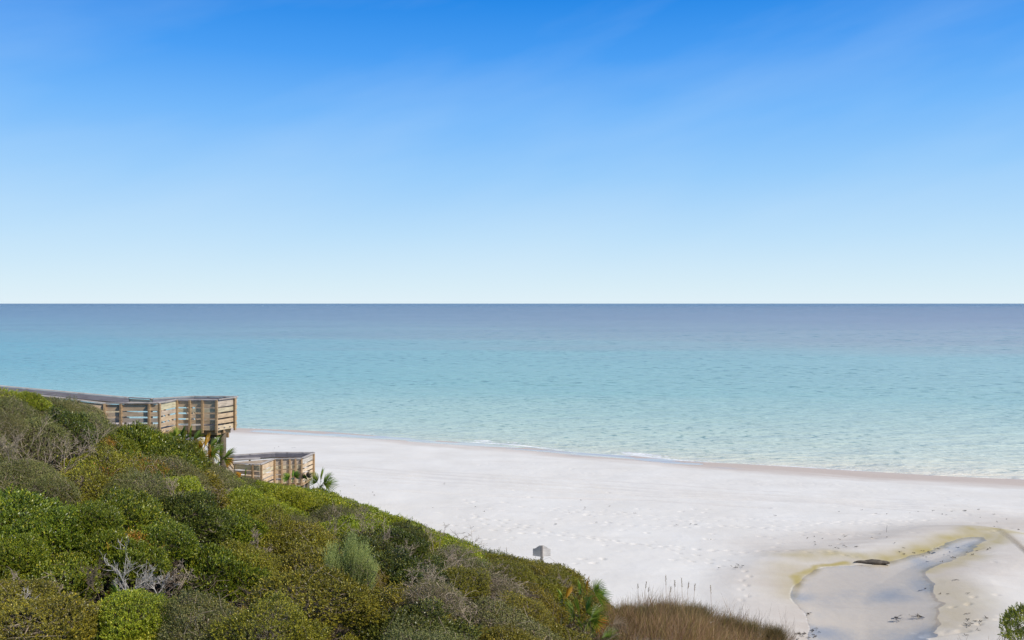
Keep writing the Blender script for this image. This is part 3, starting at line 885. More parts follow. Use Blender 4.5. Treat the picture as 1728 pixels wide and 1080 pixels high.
def shrub_meshes(kind, seed):
    rs = np.random.default_rng(seed)
    spec = dict(
        glossy=dict(n=2900, nl=9, stem=0.10, L=0.058, W=0.024, sp=0.95, flat=0.78, up=0.7, mat='glossy', tw=70, tm='twig_brown', lump=16, bl=0.1),
        lime=dict(n=3000, nl=8, stem=0.085, L=0.050, W=0.023, sp=0.9, flat=0.68, up=0.8, mat='lime', tw=60, tm='twig_brown', lump=20, bl=0.1),
        olive=dict(n=3300, nl=9, stem=0.080, L=0.042, W=0.020, sp=1.0, flat=0.78, up=0.55, mat='olive', tw=110, tm='twig', lump=26, bl=0.2),
        grey=dict(n=3000, nl=7, stem=0.10, L=0.036, W=0.016, sp=1.1, flat=0.74, up=0.35, mat='grey', tw=320, tm='twig', lump=18, bl=0.5),
        dark=dict(n=2700, nl=9, stem=0.09, L=0.050, W=0.024, sp=1.0, flat=0.78, up=0.5, mat='dark', tw=150, tm='twig_brown', lump=18, bl=0.2),
        twiggy=dict(n=2200, nl=6, stem=0.09, L=0.034, W=0.015, sp=1.1, flat=0.7, up=0.3, mat='grey', tw=1000, tm='twig', lump=12, bl=0.8),
        pale=dict(n=4200, nl=14, stem=0.26, L=0.040, W=0.010, sp=0.6, flat=1.0, up=1.3, mat='pale', tw=90, tm='twig_brown', lump=16, bl=0.1),
    )[kind]
    lumps = make_lumps(rs, spec['lump'], (0.16, 0.36), (0.06, 0.26))
    if kind == 'pale': lumps = [(c, w * 0.75, a * 2.2 - 0.12) for c, w, a in lumps]
    P, Nn = dome_points(spec['n'], rs, spec['flat'], lumps, low=-0.12)
    if kind == 'pale':                       # several feathery plumes rising from one root
        P, Nn = [], []
        for q in range(15):
            th_ = rs.uniform(0, 6.28); lean = rs.uniform(0.05, 0.85)
            ax = np.array([math.cos(th_) * lean, math.sin(th_) * lean, 1.0]); ax /= np.linalg.norm(ax)
            ln = rs.uniform(0.95, 1.45) * (1.1 - 0.25 * lean)
            m_ = spec['n'] // 15
            tt = rs.uniform(0.25, 1, m_) ** 0.8
            rad = 0.24 * np.sqrt(np.clip((1.08 - tt) * 1.6, 0.03, 1)) * np.clip((tt - 0.15) * 3, 0.3, 1)
            o_ = rs.normal(0, 1, (m_, 3)); o_ /= np.linalg.norm(o_, axis=1, keepdims=True)
            P.append(ax * (tt * ln)[:, None] + o_ * (rad * rs.uniform(0.5, 1, m_))[:, None] + np.array([0, 0, -0.5])); Nn.append(o_ * 0.5 + ax)
        P, Nn = np.concatenate(P), np.concatenate(Nn)
        spec['n'] = len(P)
    else:                                    # stray shoots that break the outline
        st = rs.uniform(0, 1, len(P)) < 0.06
        P = np.where(st[:, None], P * rs.uniform(1.02, 1.16, (len(P), 1)), P)
    D = Nn * 0.8 + np.array([0, 0, spec['up']]) + rs.normal(0, 0.35, P.shape)
    V, F = sprig_leaves(P, D, spec['nl'], spec['stem'], spec['L'], spec['W'], spec['sp'], rs)
    fol = np_mesh('foliage', V, F, M[spec['mat']])
    # limbs from the root, then twigs filling the crown
    k = 13
    th = rs.uniform(0, 6.28, k); el = rs.uniform(0.25, 1.3, k)
    tip = np.stack([np.cos(th) * np.cos(el), np.sin(th) * np.cos(el), np.sin(el) * spec['flat']], 1) * 0.82
    a0 = rs.normal(0, 0.05, (k, 3)); a0[:, 2] = -0.55
    parts = []
    v, f, pts = sticks(a0, tip, 0.022, 0.006, rs, 0.12, 5)
    parts.append((v, f))
    allp = pts[:, 2:].reshape(-1, 3)
    Q, Nq = dome_points(spec['tw'], rs, spec['flat'], lumps, low=-0.3, inner=0.85)
    Q = Q * (1 + 0.10 * spec['bl'] * rs.uniform(0, 1, (len(Q), 1)))
    if kind == 'twiggy' or kind == 'grey':
        j = rs.integers(0, len(allp), len(Q))
        half = rs.uniform(0, 1, len(Q)) < 0.75
        src = Q - (Nq * 0.6 + rs.normal(0, 0.6, Q.shape)) * rs.uniform(0.15, 0.38, (len(Q), 1))
        src = np.where(half[:, None], src, allp[j])
    else:
        j = rs.integers(0, len(allp), len(Q)); src = allp[j]
    v, f, _ = sticks(src, Q, 0.0052, 0.0022, rs, 0.14, 3)
    parts.append((v, f))
    if kind == 'twiggy':                      # long arching dead stems lying over the crown
        Q1, _ = dome_points(150, rs, spec['flat'], lumps, low=0.0, inner=0.97)
        Q2 = Q1 + rs.normal(0, 0.35, Q1.shape) * np.array([1, 1, 0.35])
        v, f, _ = sticks(Q1 * 1.02, Q2, 0.008, 0.003, rs, 0.22, 5)
        parts.append((v, f))
    V, F = cat(parts)
    br = np_mesh('branches', V, F, M[spec['tm']])
    return fol, br

TEMPL = {}
for i_, (k_, nvar) in enumerate((('glossy', 3), ('lime', 3), ('olive', 3), ('grey', 3), ('dark', 2), ('twiggy', 3), ('pale', 1))):
    TEMPL[k_] = [shrub_meshes(k_, 100 + i_ * 10 + j) for j in range(nvar)]

LOOK = {'glossy': 'bright glossy green shrub', 'lime': 'yellow-green shrub', 'olive': 'olive-gold shrub', 'grey': 'grey-green wiry shrub',
        'dark': 'dark green shrub', 'twiggy': 'bare twiggy shrub', 'pale': 'pale feathery bush'}
# where each kind grows, read from the photo: (column, row, half width, half height, kind, weight)
ZONES = [(150, 895, 210, 32, 'glossy', 3), (320, 925, 90, 30, 'glossy', 3), (30, 930, 90, 50, 'glossy', 2), (60, 1000, 70, 25, 'dark', 2), (160, 1005, 90, 22, 'glossy', 1.6),
         (20, 668, 60, 14, 'lime', 1.6), (110, 700, 90, 22, 'grey', 2), (170, 690, 70, 12, 'glossy', 1.6), (60, 725, 100, 30, 'grey', 2), (220, 735, 60, 20, 'grey', 1.6), (130, 745, 60, 35, 'dark', 1.8),
         (290, 760, 90, 22, 'glossy', 3), (250, 745, 60, 16, 'glossy', 2), (60, 800, 90, 30, 'grey', 1.8), (40, 835, 80, 25, 'grey', 2), (180, 800, 70, 30, 'olive', 1.6),
         (240, 795, 60, 22, 'olive', 1.4), (300, 820, 90, 30, 'grey', 2), (390, 790, 60, 20, 'grey', 2), (230, 845, 80, 20, 'grey', 1.5), (350, 855, 60, 20, 'dark', 1.4),
         (400, 830, 120, 16, 'lime', 2.6), (520, 845, 110, 22, 'lime', 2.8), (620, 858, 60, 14, 'lime', 2.4), (700, 885, 90, 14, 'lime', 2.6), (780, 915, 60, 12, 'lime', 2.2),
         (560, 870, 90, 16, 'grey', 1.6), (640, 880, 40, 18, 'twiggy', 1.8), (470, 880, 80, 20, 'grey', 1.3), (270, 880, 60, 14, 'twiggy', 1.5), (660, 915, 70, 20, 'dark', 2.4), (720, 930, 50, 20, 'glossy', 1.8),
         (520, 920, 60, 30, 'olive', 2.2), (450, 900, 50, 20, 'dark', 1.6), (430, 960, 60, 30, 'olive', 2.2), (350, 1000, 70, 30, 'olive', 2), (300, 985, 40, 20, 'olive', 1.4),
         (690, 965, 50, 30, 'dark', 1.6), (765, 965, 36, 20, 'twiggy', 1.8), (745, 1015, 44, 18, 'twiggy', 2.2), (830, 1000, 60, 12, 'twiggy', 1.3), (820, 975, 60, 16, 'olive', 1.6), (800, 1035, 60, 20, 'dark', 1.5), (800, 935, 80, 14, 'grey', 1.8),
         (870, 960, 80, 16, 'olive', 2), (930, 985, 70, 26, 'olive', 2.2), (880, 1010, 50, 22, 'dark', 1.5), (960, 1010, 50, 30, 'olive', 1.8), (900, 1060, 80, 26, 'olive', 1.8), (840, 1062, 50, 20, 'grey', 1.6),
         (620, 1020, 80, 26, 'olive', 2.6), (500, 1030, 80, 30, 'olive', 2.2), (690, 1035, 40, 24, 'dark', 2.2), (290, 1050, 50, 20, 'grey', 2), (220, 1050, 50, 20, 'lime', 2), (100, 1055, 110, 24, 'olive', 2.2),
         (10, 1060, 40, 30, 'olive', 2), (420, 1060, 90, 20, 'olive', 2), (560, 1075, 90, 16, 'olive', 2), (480, 985, 60, 20, 'dark', 1.4), (760, 1075, 60, 18, 'grey', 1.8), (1010, 1060, 30, 30, 'dark', 1.3)]
def zone_kind(px, py, rs):
    best, bw = 'grey', 0.25
    for (zx, zy, hx, hy, kd, w) in ZONES:
        g = w * math.exp(-0.7 * (((px - zx) / hx) ** 2 + ((py - zy) / hy) ** 2)) * rs.uniform(0.75, 1.3)
        if g > bw: best, bw = kd, g
    return best

# things one can name while pointing at a shrub
MARKS = [((330, 705), 'the wooden overlook'), ((460, 790), 'the lower wooden landing'), ((590, 965), 'the pale feathery bush'), ((210, 965), 'the bleached dead shrub'),
         ((70, 765), 'the grey leafless shrub'), ((914, 930), 'the grey sign'), ((540, 812), 'the green ridge palmetto'), ((1000, 1030), 'the orange palmettos'),
         ((350, 768), 'the pile palmettos'), ((100, 665), 'the walkway rail'), ((0, 1080), 'the bottom left corner'), ((560, 1080), 'the lowest olive mound'),
         ((760, 985), 'the brown twig tangle'), ((850, 1080), 'the lowest grey mound'), ((200, 590 + 260), 'the amber patch'), ((700, 900), 'the curved ridge')]
def where(px, py):
    best = sorted(MARKS, key=lambda m: math.hypot(px - m[0][0], 1.6 * (py - m[0][1])))[0]
    dx, dy = px - best[0][0], 1.6 * (py - best[0][1])
    d = math.hypot(dx, dy); a = math.degrees(math.atan2(-dy, dx)) % 360
    nm = ['right of', 'up and right of', 'above', 'up and left of', 'left of', 'down and left of', 'below', 'down and right of'][int((a + 22.5) // 45) % 8]
    dist = 'just' if d < 55 else ('somewhat' if d < 110 else 'well')
    return f'{dist} {nm} {best[1]}'

def surf(px, py, dz=0.0):
    """distance at which the sight line meets the scrub's upper surface (lowered by dz)"""
    Yv = np.linspace(12.6, 42.0, 900); x = (px - CX) / FPX * Yv; z = CZ - (py - HY) / FPX * Yv
    hit = np.where(z < canopy(x, Yv) - dz)[0]
    return float(Yv[hit[0]]) if len(hit) else 34.0
placed = []
# hollows where the photo looks under the crowns, and mounds that stand proud
HOLLOW = [(592, 1020, 38, 22), (180, 975, 70, 12), (30, 985, 40, 10), (420, 930, 26, 8), (590, 935, 30, 8), (850, 968, 36, 7), (210, 822, 40, 6), (330, 838, 40, 6), (500, 895, 40, 7), (930, 1010, 24, 8), (560, 1048, 40, 7), (400, 1030, 36, 7), (235, 985, 85, 22), (60, 968, 60, 14), (40, 845, 55, 12), (120, 772, 45, 14), (140, 858, 60, 8), (340, 900, 45, 10), (640, 930, 28, 16), (800, 1012, 55, 12), (700, 958, 26, 14), (900, 1024, 30, 12),
          (500, 968, 30, 16), (350, 965, 40, 10), (560, 1002, 30, 14), (760, 955, 36, 12), (380, 872, 22, 8), (470, 925, 22, 12), (640, 990, 30, 12), (960, 1050, 22, 14), (300, 1018, 28, 8), (430, 1000, 26, 8)]
MOUND = [(150, 905, 260, 34, 0.42), (340, 925, 80, 22, 0.25), (60, 735, 110, 30, 0.15), (430, 965, 50, 22, 0.2), (350, 1010, 50, 16, 0.15), (600, 1030, 110, 22, 0.2), (700, 1040, 40, 18, 0.25), (640, 885, 50, 16, 0.25),
         (690, 920, 80, 14, 0.2), (530, 905, 60, 22, 0.25), (850, 985, 90, 12, 0.2), (50, 810, 90, 24, 0.25), (270, 880, 50, 12, 0.2), (130, 1050, 130, 16, 0.2)]
DIP = [(170, 990, 190, 20, 0.35), (80, 848, 110, 12, 0.3), (330, 905, 120, 12, 0.25), (110, 775, 110, 14, 0.3), (640, 930, 120, 10, 0.25), (560, 990, 130, 16, 0.3), (830, 1018, 110, 12, 0.35), (420, 1000, 120, 10, 0.25),
       (300, 1030, 80, 8, 0.2), (700, 1000, 60, 14, 0.25), (450, 885, 120, 10, 0.25), (780, 950, 90, 10, 0.2), (230, 860, 120, 8, 0.2), (900, 1035, 60, 10, 0.25)]
def relief(px, py):
    m = 0.0
    for zx, zy, hx, hy, dz in MOUND:
        m = max(m, 1.25 * dz * math.exp(-((px - zx) / hx) ** 4 - ((py - zy) / hy) ** 4))
    for zx, zy, hx, hy, dz in DIP:
        m -= 1.45 * dz * math.exp(-((px - zx) / hx) ** 4 - ((py - zy) / hy) ** 4)
    return m
def kd_hi(px, y):
    return px > 985 and y < 27
def hollow(px, py):
    return any(((px - zx) / (1.2 * hx)) ** 2 + ((py - zy) / (1.25 * hy)) ** 2 < 1 for zx, zy, hx, hy in HOLLOW)
def place_shrub(x, y, kind, size, squash=1.0, label=None, zoff=0.0, first=[0]):
    rs = rng
    z = float(canopy(np.array([x]), np.array([y]))[0])
    # nothing may stand above the ridge's skyline
    pxx = CX + FPX * x / y
    line = CZ - (float(np.interp(pxx, CR[:, 0], CR[:, 1])) - 3 - HY) / FPX * y
    if kind != 'pale': zoff = min(zoff, line - z - 0.24 * size * 0.75 * squash)
    p = empty('scrub_shrub', (x, y, 0), 0)
    fol, br = TEMPL[kind][int(rs.integers(len(TEMPL[kind])))]
    flat = {'pale': 1.0}.get(kind, 0.75)
    hgt = size * flat * squash
    # lean the crown along the slope, as the wind prunes it
    e = 0.8
    c = lambda a, b: float(canopy(np.array([a]), np.array([b]))[0])
    nx_, ny_ = -(c(x + e, y) - c(x - e, y)) / (2 * e), -(c(x, y + e) - c(x, y - e)) / (2 * e)
    nv = Vector((nx_ * 0.55, ny_ * 0.3, 1)).normalized()
    q = nv.to_track_quat('Z', 'Y').to_matrix().to_4x4() @ Matrix.Rotation(float(rs.normal(0.12, 0.3)) + (math.pi if rs.uniform() < 0.5 else 0), 4, 'Z')
    p.location = (x, y, z - hgt * 0.86 + zoff)
    p.rotation_euler = q.to_euler()
    el_ = float(rs.uniform(1.0, 1.6)) if kind != 'pale' else 1.0
    p.scale = (size * el_, size * float(rs.uniform(0.9, 1.15)), size * squash)
    link('foliage', fol, p)
    link('branches', br, p)
    px, py = CX + FPX * x / y, HY + (CZ - z) / y * FPX
    placed.append([p, px, py, kind, label, size])
    return p

# named individuals first
YP = surf(592, 1012)
place_shrub(*at(592, 1012, YP)[:2], 'pale', 0.72, 1.25, 'pale feathery light green bush standing upright among olive shrubs', zoff=0.85)
occupied = [(at(592, 1012, YP)[0], YP, 0.75)]
y_ = 12.6
row = 0
while y_ < 43:
    sp_ = 1.0 + (y_ - 13) * 0.022
    x_ = (-140 - CX) / FPX * y_ + (row % 2) * sp_ * 0.5
    while x_ < 3.6:
        x = x_ + rng.uniform(-0.3, 0.3) * sp_; y = y_ + rng.uniform(-0.3, 0.3) * sp_
        x_ += sp_
        px = CX + FPX * x / y
        yc = float(np.interp(px, CR[:, 0], CR[:, 2]))
        if y > yc + 0.7: continue
        lim = 1010 if y > 20 else 1000
        if px > lim: continue
        z = float(canopy(np.array([x]), np.array([y]))[0])
        py = HY + (CZ - z) / y * FPX
        if py > 1135 or px < -110: continue
        if hollow(px, py): continue
        if px > 955 and y < 24.5: continue
        if px > 930 and kd_hi(px, y): continue
        if any(math.hypot(x - ox, y - oy) < orr for ox, oy, orr in occupied): continue
        kd = zone_kind(px + rng.normal(0, 22), py + rng.normal(0, 9), rng)
        s_ = sp_ * rng.uniform(0.44, 0.82)
        if y > yc - 1.2: s_ = min(s_, 0.68 * sp_)
        place_shrub(x, y, kd, s_, rng.uniform(0.85, 1.2), zoff=(float(rng.normal(0.02, 0.20)) + relief(px, py)) if y < yc - 2.2 else float(rng.normal(0, 0.05)) - 0.02)
    y_ += sp_ * 0.86
    row += 1
print('SHRUBS', len(placed))

# labels that point at one shrub each
seen = {}
for rec in placed:
    p, px, py, kd, lb, size = rec
    if lb is None:
        lb = ('%s %s' % (LOOK[kd], where(px, py)))
    seen.setdefault(lb, []).append(rec)
ORD = ['leftmost', 'second', 'third', 'fourth', 'fifth', 'sixth', 'seventh', 'eighth', 'ninth', 'tenth']
for lb, recs in seen.items():
    if len(recs) == 1:
        recs[0][0]['label'] = lb
    else:
        recs.sort(key=lambda r: r[1])
        for i, r in enumerate(recs):
            o_ = 'leftmost' if i == 0 else ('rightmost' if i == len(recs) - 1 else ORD[min(i, 9)] + ' from left')
            r[0]['label'] = f'{o_} {lb}' 
for rec in placed:
    rec[0]['category'] = 'shrub'
    rec[0]['group'] = {'glossy': 'glossy green shrubs on the dune', 'lime': 'yellow-green shrubs on the dune', 'olive': 'olive shrubs on the dune', 'grey': 'grey-green shrubs on the dune',
                       'dark': 'dark green shrubs on the dune', 'twiggy': 'bare twiggy shrubs on the dune', 'pale': 'pale bushes on the dune'}[rec[3]]

# ------------------------------------------------------------------ dead shrubs: bare branching stems
def branching(seed, h, spread, gens=4, r=0.02, kids=(2, 4), droop=0.0):
    rd = random.Random(seed)
    mb = MB()
    def grow(p, d, ln, rad, g):
        pts = [p]; q = p.copy(); dd = d.copy()
        for i in range(4):
            dd = (dd + Vector((rd.gauss(0, .16), rd.gauss(0, .16), rd.gauss(0.03, .12) - droop))).normalized()
            q = q + dd * ln / 4
            pts.append(q.copy())
        mb.tube(pts, [rad * (1 - 0.11 * i) for i in range(5)], 4, cap=False)
        if g <= 0: return
        for _ in range(rd.randint(*kids)):
            s = rd.randint(1, 4)
            nd = (dd + Vector((rd.gauss(0, spread), rd.gauss(0, spread), rd.gauss(0.15, spread * 0.6)))).normalized()
            grow(pts[s].copy(), nd, ln * rd.uniform(0.5, 0.8), max(rad * 0.6, 0.0035), g - 1)
    for _ in range(3):
        grow(Vector((rd.gauss(0, .05), rd.gauss(0, .05), -0.1)), Vector((rd.gauss(0, spread * .7), rd.gauss(0, spread * .4), 1)).normalized(), h * rd.uniform(0.4, 0.6), r, gens)
    return mb
def dead(px, py, Y, h, seed, mat, label, spread=0.55, gens=4, r=0.016, rz=0, droop=0.0, kids=(2, 4)):
    """foot of the shrub at that place"""
    Y = surf(px, py, 0.15)
    p = at(px, py, Y)
    h = h * max(0.8, Y / 17)
    o = branching(seed, h, spread, gens, r, kids, droop).build('dead_shrub', M[mat])
    o.location = p; o.rotation_euler = (0, 0, rz)
    tag(o, label, 'dead shrub', 'leafless dead shrubs in the scrub')
    return o
dead(216, 1012, 14.9, 0.95, 3, 'twig_white', 'bleached white leafless shrub forking in front of the dark hollow', 0.5, 4, 0.013)
dead(258, 1000, 15.3, 0.62, 8, 'twig_white', 'smaller bleached leafless shrub beside the tall white one', 0.55, 4, 0.010)
dead(62, 800, 20.5, 1.15, 12, 'twig', 'spreading grey leafless shrub at the left edge below the ridge', 0.7, 4, 0.013)
dead(105, 803, 20.3, 0.9, 15, 'twig', 'lower grey leafless shrub leaning right, beside the spreading one', 0.75, 4, 0.012)
dead(15, 790, 20.8, 1.1, 18, 'twig', 'tall thin grey leafless shrub touching the left edge', 0.5, 3, 0.010)
dead(150, 778, 22.5, 0.9, 21, 'twig', 'thin bare grey stems above the amber leaves', 0.5, 3, 0.010)
dead(705, 1000, 19.3, 0.85, 24, 'twig', 'tangled leafless shrub right of the pale bush', 0.8, 4, 0.012, droop=0.08)
dead(760, 975, 21.3, 0.9, 27, 'twig', 'arching brown leafless shrub over the dark gap', 0.85, 4, 0.012, droop=0.12)
dead(820, 1030, 18.6, 0.7, 30, 'twig', 'matted leafless shrub over the shaded hollow', 1.0, 4, 0.010, droop=0.12)
dead(870, 1012, 19.6, 0.6, 33, 'twig_brown', 'small brown leafless shrub below the sign', 0.9, 4, 0.010, droop=0.1)
dead(640, 925, 25.5, 0.6, 36, 'twig', 'bare stems beside the dark dome on the ridge', 0.8, 3, 0.012, droop=0.08)
dead(560, 915, 25.0, 0.8, 39, 'twig', 'upright bare stems in the middle of the scrub', 0.5, 3, 0.011)
dead(305, 1050, 14.6, 0.5, 42, 'twig', 'low mat of pale dead twigs near the bottom edge', 1.0, 4, 0.008, droop=0.1)
dead(500, 1000, 17.6, 0.7, 45, 'twig', 'dead twigs between olive shrubs left of the pale bush', 0.6, 4, 0.009)
dead(20, 1050, 14.2, 0.6, 48, 'twig_white', 'small pale leafless shrub in the bottom left corner', 0.6, 4, 0.008)

for i_, (dx_, dy_, dh_, dm_, dl_) in enumerate([
    (30, 1012, .6, 'twig', 'thin dead stems in the dark gap at the lower left'), (100, 1000, .55, 'twig', 'curved dead stems under the bright hedge'), (160, 985, .6, 'twig_brown', 'drooping dead stems left of the bleached shrub'),
    (300, 985, .5, 'twig', 'dead stems under the right end of the hedge'), (430, 935, .6, 'twig', 'bare stems beside the middle palmetto'), (470, 1020, .55, 'twig', 'low pale dead stems between two olive mounds'),
    (730, 930, .6, 'twig', 'dead stems arching below the ridge'), (770, 955, .8, 'twig', 'long dead stems hanging over the dark hollow'), (690, 960, .7, 'twig', 'brown dead tangle beside the dark shrub'),
    (850, 985, .6, 'twig', 'forked dead stems right of the hollow'), (950, 1000, .5, 'twig', 'small dead stems near the palmettos'), (790, 1050, .6, 'twig', 'pale dead mat near the lowest mound'),
    (620, 918, .7, 'twig', 'upright bare stems left of the ridge dome'), (380, 850, .7, 'twig', 'bare stems in the grey scrub below the landing'), (290, 860, .6, 'twig', 'bare stems above the hedge'), (240, 830, .6, 'twig', 'bare stems below the amber patch'), (350, 905, .5, 'twig', 'short dead stems behind the hedge end')]):
    dead(dx_, dy_, 0, dh_, 500 + i_, dm_, dl_, 0.75, 4, 0.010, droop=0.06 if i_ % 2 else 0.0)

# dead undergrowth that fills the hollows: countless twigs
rs = np.random.default_rng(55)
n_ = 20000
yy_ = rs.uniform(12.5, 41, n_); pp_ = rs.uniform(-130, 1030, n_)
xx_ = (pp_ - CX) / FPX * yy_
yc_ = np.interp(pp_, CR[:, 0], CR[:, 2])
ok_ = yy_ < yc_ + 0.5
xx_, yy_ = xx_[ok_], yy_[ok_]
zc_ = canopy(xx_, yy_); zg_ = dune(xx_, yy_)
h_ = rs.uniform(0.0, 0.82, len(xx_))
A_ = np.stack([xx_, yy_, zg_ + (zc_ - zg_) * h_], 1)
B_ = A_ + rs.normal(0, 0.26, A_.shape) * np.array([1, 1, 0.6]) + np.array([0, 0, 0.07])
V, F, _ = sticks(A_, B_, 0.006, 0.0028, rs, 0.16, 3)
tag(link('undergrowth', np_mesh('undergrowth', V, F, M['twig_brown'])), 'dead brown twigs under the scrub', 'undergrowth', kind='stuff')
# sparse small leaves low in the scrub
k_ = rs.integers(0, len(A_), 9000)
P_ = A_[k_] + rs.normal(0, 0.15, (9000, 3)); P_[:, 2] = np.minimum(P_[:, 2], canopy(P_[:, 0], P_[:, 1]) - 0.25)
V, F = sprig_leaves(P_, np.array([0, -0.2, 1.0]) + rs.normal(0, 0.6, P_.shape), 7, 0.1, 0.05, 0.022, 1.0, rs)
tag(link('ground_cover', np_mesh('ground_cover', V, F, M['dark'])), 'low dark leaves filling the scrub', 'ground cover', kind='stuff')
# the scrub goes on beyond the picture's left and lower edges
for mk_, nn_, sd__ in (('dark', 24000, 201), ('olive', 20000, 202)):
    rs = np.random.default_rng(sd__)
    k1 = int(nn_ * 0.62)
    yA = np.concatenate([rs.uniform(8, 38, k1), rs.uniform(3.5, 12.4, nn_ - k1)])
    pA = np.concatenate([rs.uniform(-760, -120, k1), np.zeros(nn_ - k1)])
    xA = np.where(np.arange(nn_) < k1, (pA - CX) / FPX * yA, rs.uniform(-12, 1.2, nn_))
    zA = canopy(xA, yA) - 0.75 + 0.55 * fbm(xA * 0.9 + 3, yA * 0.9, 207, 3) * 1.6 - rs.exponential(0.10, nn_)
    ux = fbm(xA * 0.9 + 3, yA * 0.9, 207, 3) > (0.50 if mk_ == 'dark' else 0.30)
    P_ = np.stack([xA, yA, zA], 1)[ux if mk_ == 'dark' else ~(fbm(xA * 0.9 + 3, yA * 0.9, 207, 3) > 0.52)]
    V, F = sprig_leaves(P_, np.array([0, 0, 0.9]) + rs.normal(0, 0.5, P_.shape), 8, 0.13, 0.075, 0.034, 1.0, rs)
    tag(link('scrub_cover', np_mesh('scrub_cover', V, F, M[mk_])), 'dune scrub continuing beyond the edge', 'scrub', kind='stuff')
# amber and gold young leaves showing on top of some shrubs
def amber(px0, py0, hx, hy, n, name_label, seed, mat='amber'):
    rs = np.random.default_rng(seed)
    P = []
    for _ in range(n):
        px = rs.normal(px0, hx * 0.5); py = rs.normal(py0, hy * 0.5)
        lo, hi = 12.5, 42.0                      # march the sight line on to the scrub's surface
        Yv = np.linspace(lo, hi, 300); x = (px - CX) / FPX * Yv; z = CZ - (py - HY) / FPX * Yv
        cz = canopy(x, Yv); hit = np.where(z < cz + 0.12)[0]
        if len(hit): P.append((x[hit[0]], Yv[hit[0]], z[hit[0]]))
    P = np.array(P)
    V, F = sprig_leaves(P, np.array([0, -0.1, 1.0]) + rs.normal(0, 0.45, P.shape), 8, 0.12, 0.05, 0.022, 0.9, rs)
    me = np_mesh('leafy_shoots', V, F, M[mat])
    e = empty('young_shrub', tuple(P.mean(0) - np.array([0, 0, 0.8])))
    o = link('leafy_shoots', me, e); o.location = -e.location
    st = rs.choice(len(P), min(40, len(P)), replace=False)
    V, F, _ = sticks(np.tile(P.mean(0) - np.array([0, 0, 0.8]), (len(st), 1)) + rs.normal(0, .05, (len(st), 3)), P[st], 0.009, 0.003, rs, 0.12, 4)
    o = link('branches', np_mesh('branches', V, F, M['twig'])); o.parent = e; o.location = -e.location
    tag(e, name_label, 'shrub', 'amber-leaved shrubs')
amber(160, 782, 45, 20, 150, 'yellow-green young shrub left of the amber patch', 61, 'lime')
amber(222, 792, 50, 22, 260, 'amber and orange leaved shrub on the left slope', 62)
amber(268, 793, 20, 14, 50, 'small orange-leaved shrub at the right end of the amber patch', 63)
amber(235, 913, 40, 10, 150, 'golden-tipped shoots on the bright green hedge', 64)
amber(182, 752, 14, 8, 110, 'rusty leaved shoots above the amber patch', 66)

# ------------------------------------------------------------------ palmettos
def palm_leaf(rs, L=0.55, blades=22, span=2.6, droop=0.25, w=0.026):
    """fan leaf in the local frame: petiole end at origin, fan opening along +X, normal +Z"""
    V, F = [], []
    for i in range(blades):
        a = (i / (blades - 1) - 0.5) * span + rs.normal(0, 0.02)
        ln = L * (0.72 + 0.28 * math.cos(a * 0.8)) * rs.uniform(0.9, 1.05)
        d = np.array([math.cos(a), math.sin(a), 0]); s = np.array([-math.sin(a), math.cos(a), 0])
        lift = 0.10 * math.cos(a * 3.0) * 0.4
        p1 = d * ln * 0.35 + np.array([0, 0, lift * ln]); p2 = d * ln * 0.75 + np.array([0, 0, lift * ln - droop * ln * 0.12]); p3 = d * ln + np.array([0, 0, lift * ln - droop * ln * rs.uniform(0.2, 0.55)])
        fold = np.array([0, 0, 0.25 * w])
        b = len(V)
        V += [np.zeros(3), p1 - s * w * 0.42 + fold, p1 + s * w * 0.42 + fold, p2 - s * w * 0.34 + fold * .5, p2 + s * w * 0.34 + fold * .5, p3, p1 - fold, p2 - fold]
        F += [(b, b + 1, b + 6, b), (b, b + 6, b + 2, b), (b + 1, b + 3, b + 7, b + 6), (b + 6, b + 7, b + 4, b + 2), (b + 3, b + 5, b + 7, b + 3), (b + 7, b + 5, b + 4, b + 7)]
    return np.array(V), F

def palmetto(base, fans, label, group='saw palmettos', seed=1, L=0.55, name='palmetto'):
    """fans: (direction x,y,z of the petiole, petiole length, material key, fan length factor)"""
    rs = np.random.default_rng(seed)
    e = empty(name, tuple(base))
    for (dx, dy, dz, pl, mk, fl) in fans:
        d = Vector((dx, dy, dz)).normalized()
        tip = d * pl
        V, F = palm_leaf(rs, L * fl, 18, rs.uniform(2.3, 2.9), 0.3, 0.040 if e.location.y > 30 else 0.027)
        xa = (d + Vector((0, 0, -0.25))).normalized()
        side = xa.cross(Vector((0, 0, 1)))
        if side.length < 0.1: side = Vector((1, 0, 0))
        side.normalize()
        # most fans turn their face towards the light and the open side
        za = side.cross(xa).normalized()
        if za.z < 0: za = -za
        za = (za * 0.75 + Vector((0.15, -0.75, 0.25)) - xa * xa.dot(Vector((0.15, -0.75, 0.25)))).normalized()
        ya = za.cross(xa).normalized()
        Rm = np.array([[xa.x, ya.x, za.x], [xa.y, ya.y, za.y], [xa.z, ya.z, za.z]])
        W = V @ Rm.T + np.array(tip)
        mb = MB()
        mb.add([tuple(p) for p in W], [tuple(dict.fromkeys(f)) for f in F])
        fan = mb.build('fan_leaf', M[mk], e)
        st = MB(); st.tube([(0, 0, 0), tuple(d * pl * 0.5 + Vector((0, 0, 0.02))), tuple(tip)], [0.010, 0.008, 0.006], 5)
        st.build('leaf_stalk', M['palm_dead' if mk == 'palm_dead' else 'palm'], fan)
    tag(e, label, 'palmetto', group)
    return e
G, O, Dd = 'palm', 'palm_orange', 'palm_dead'
palmetto(at(540, 822, 38.8), [(1, -.2, 1.2, .25, G, 1), (.2, -.3, 1.6, .3, G, 1.05), (-.7, -.2, 1.3, .25, G, 1), (1.4, 0, .55, .25, G, 1.05), (.6, -.6, .8, .2, G, .9)], 'green palmetto fans standing on the ridge right of the landing', seed=1, L=0.62)
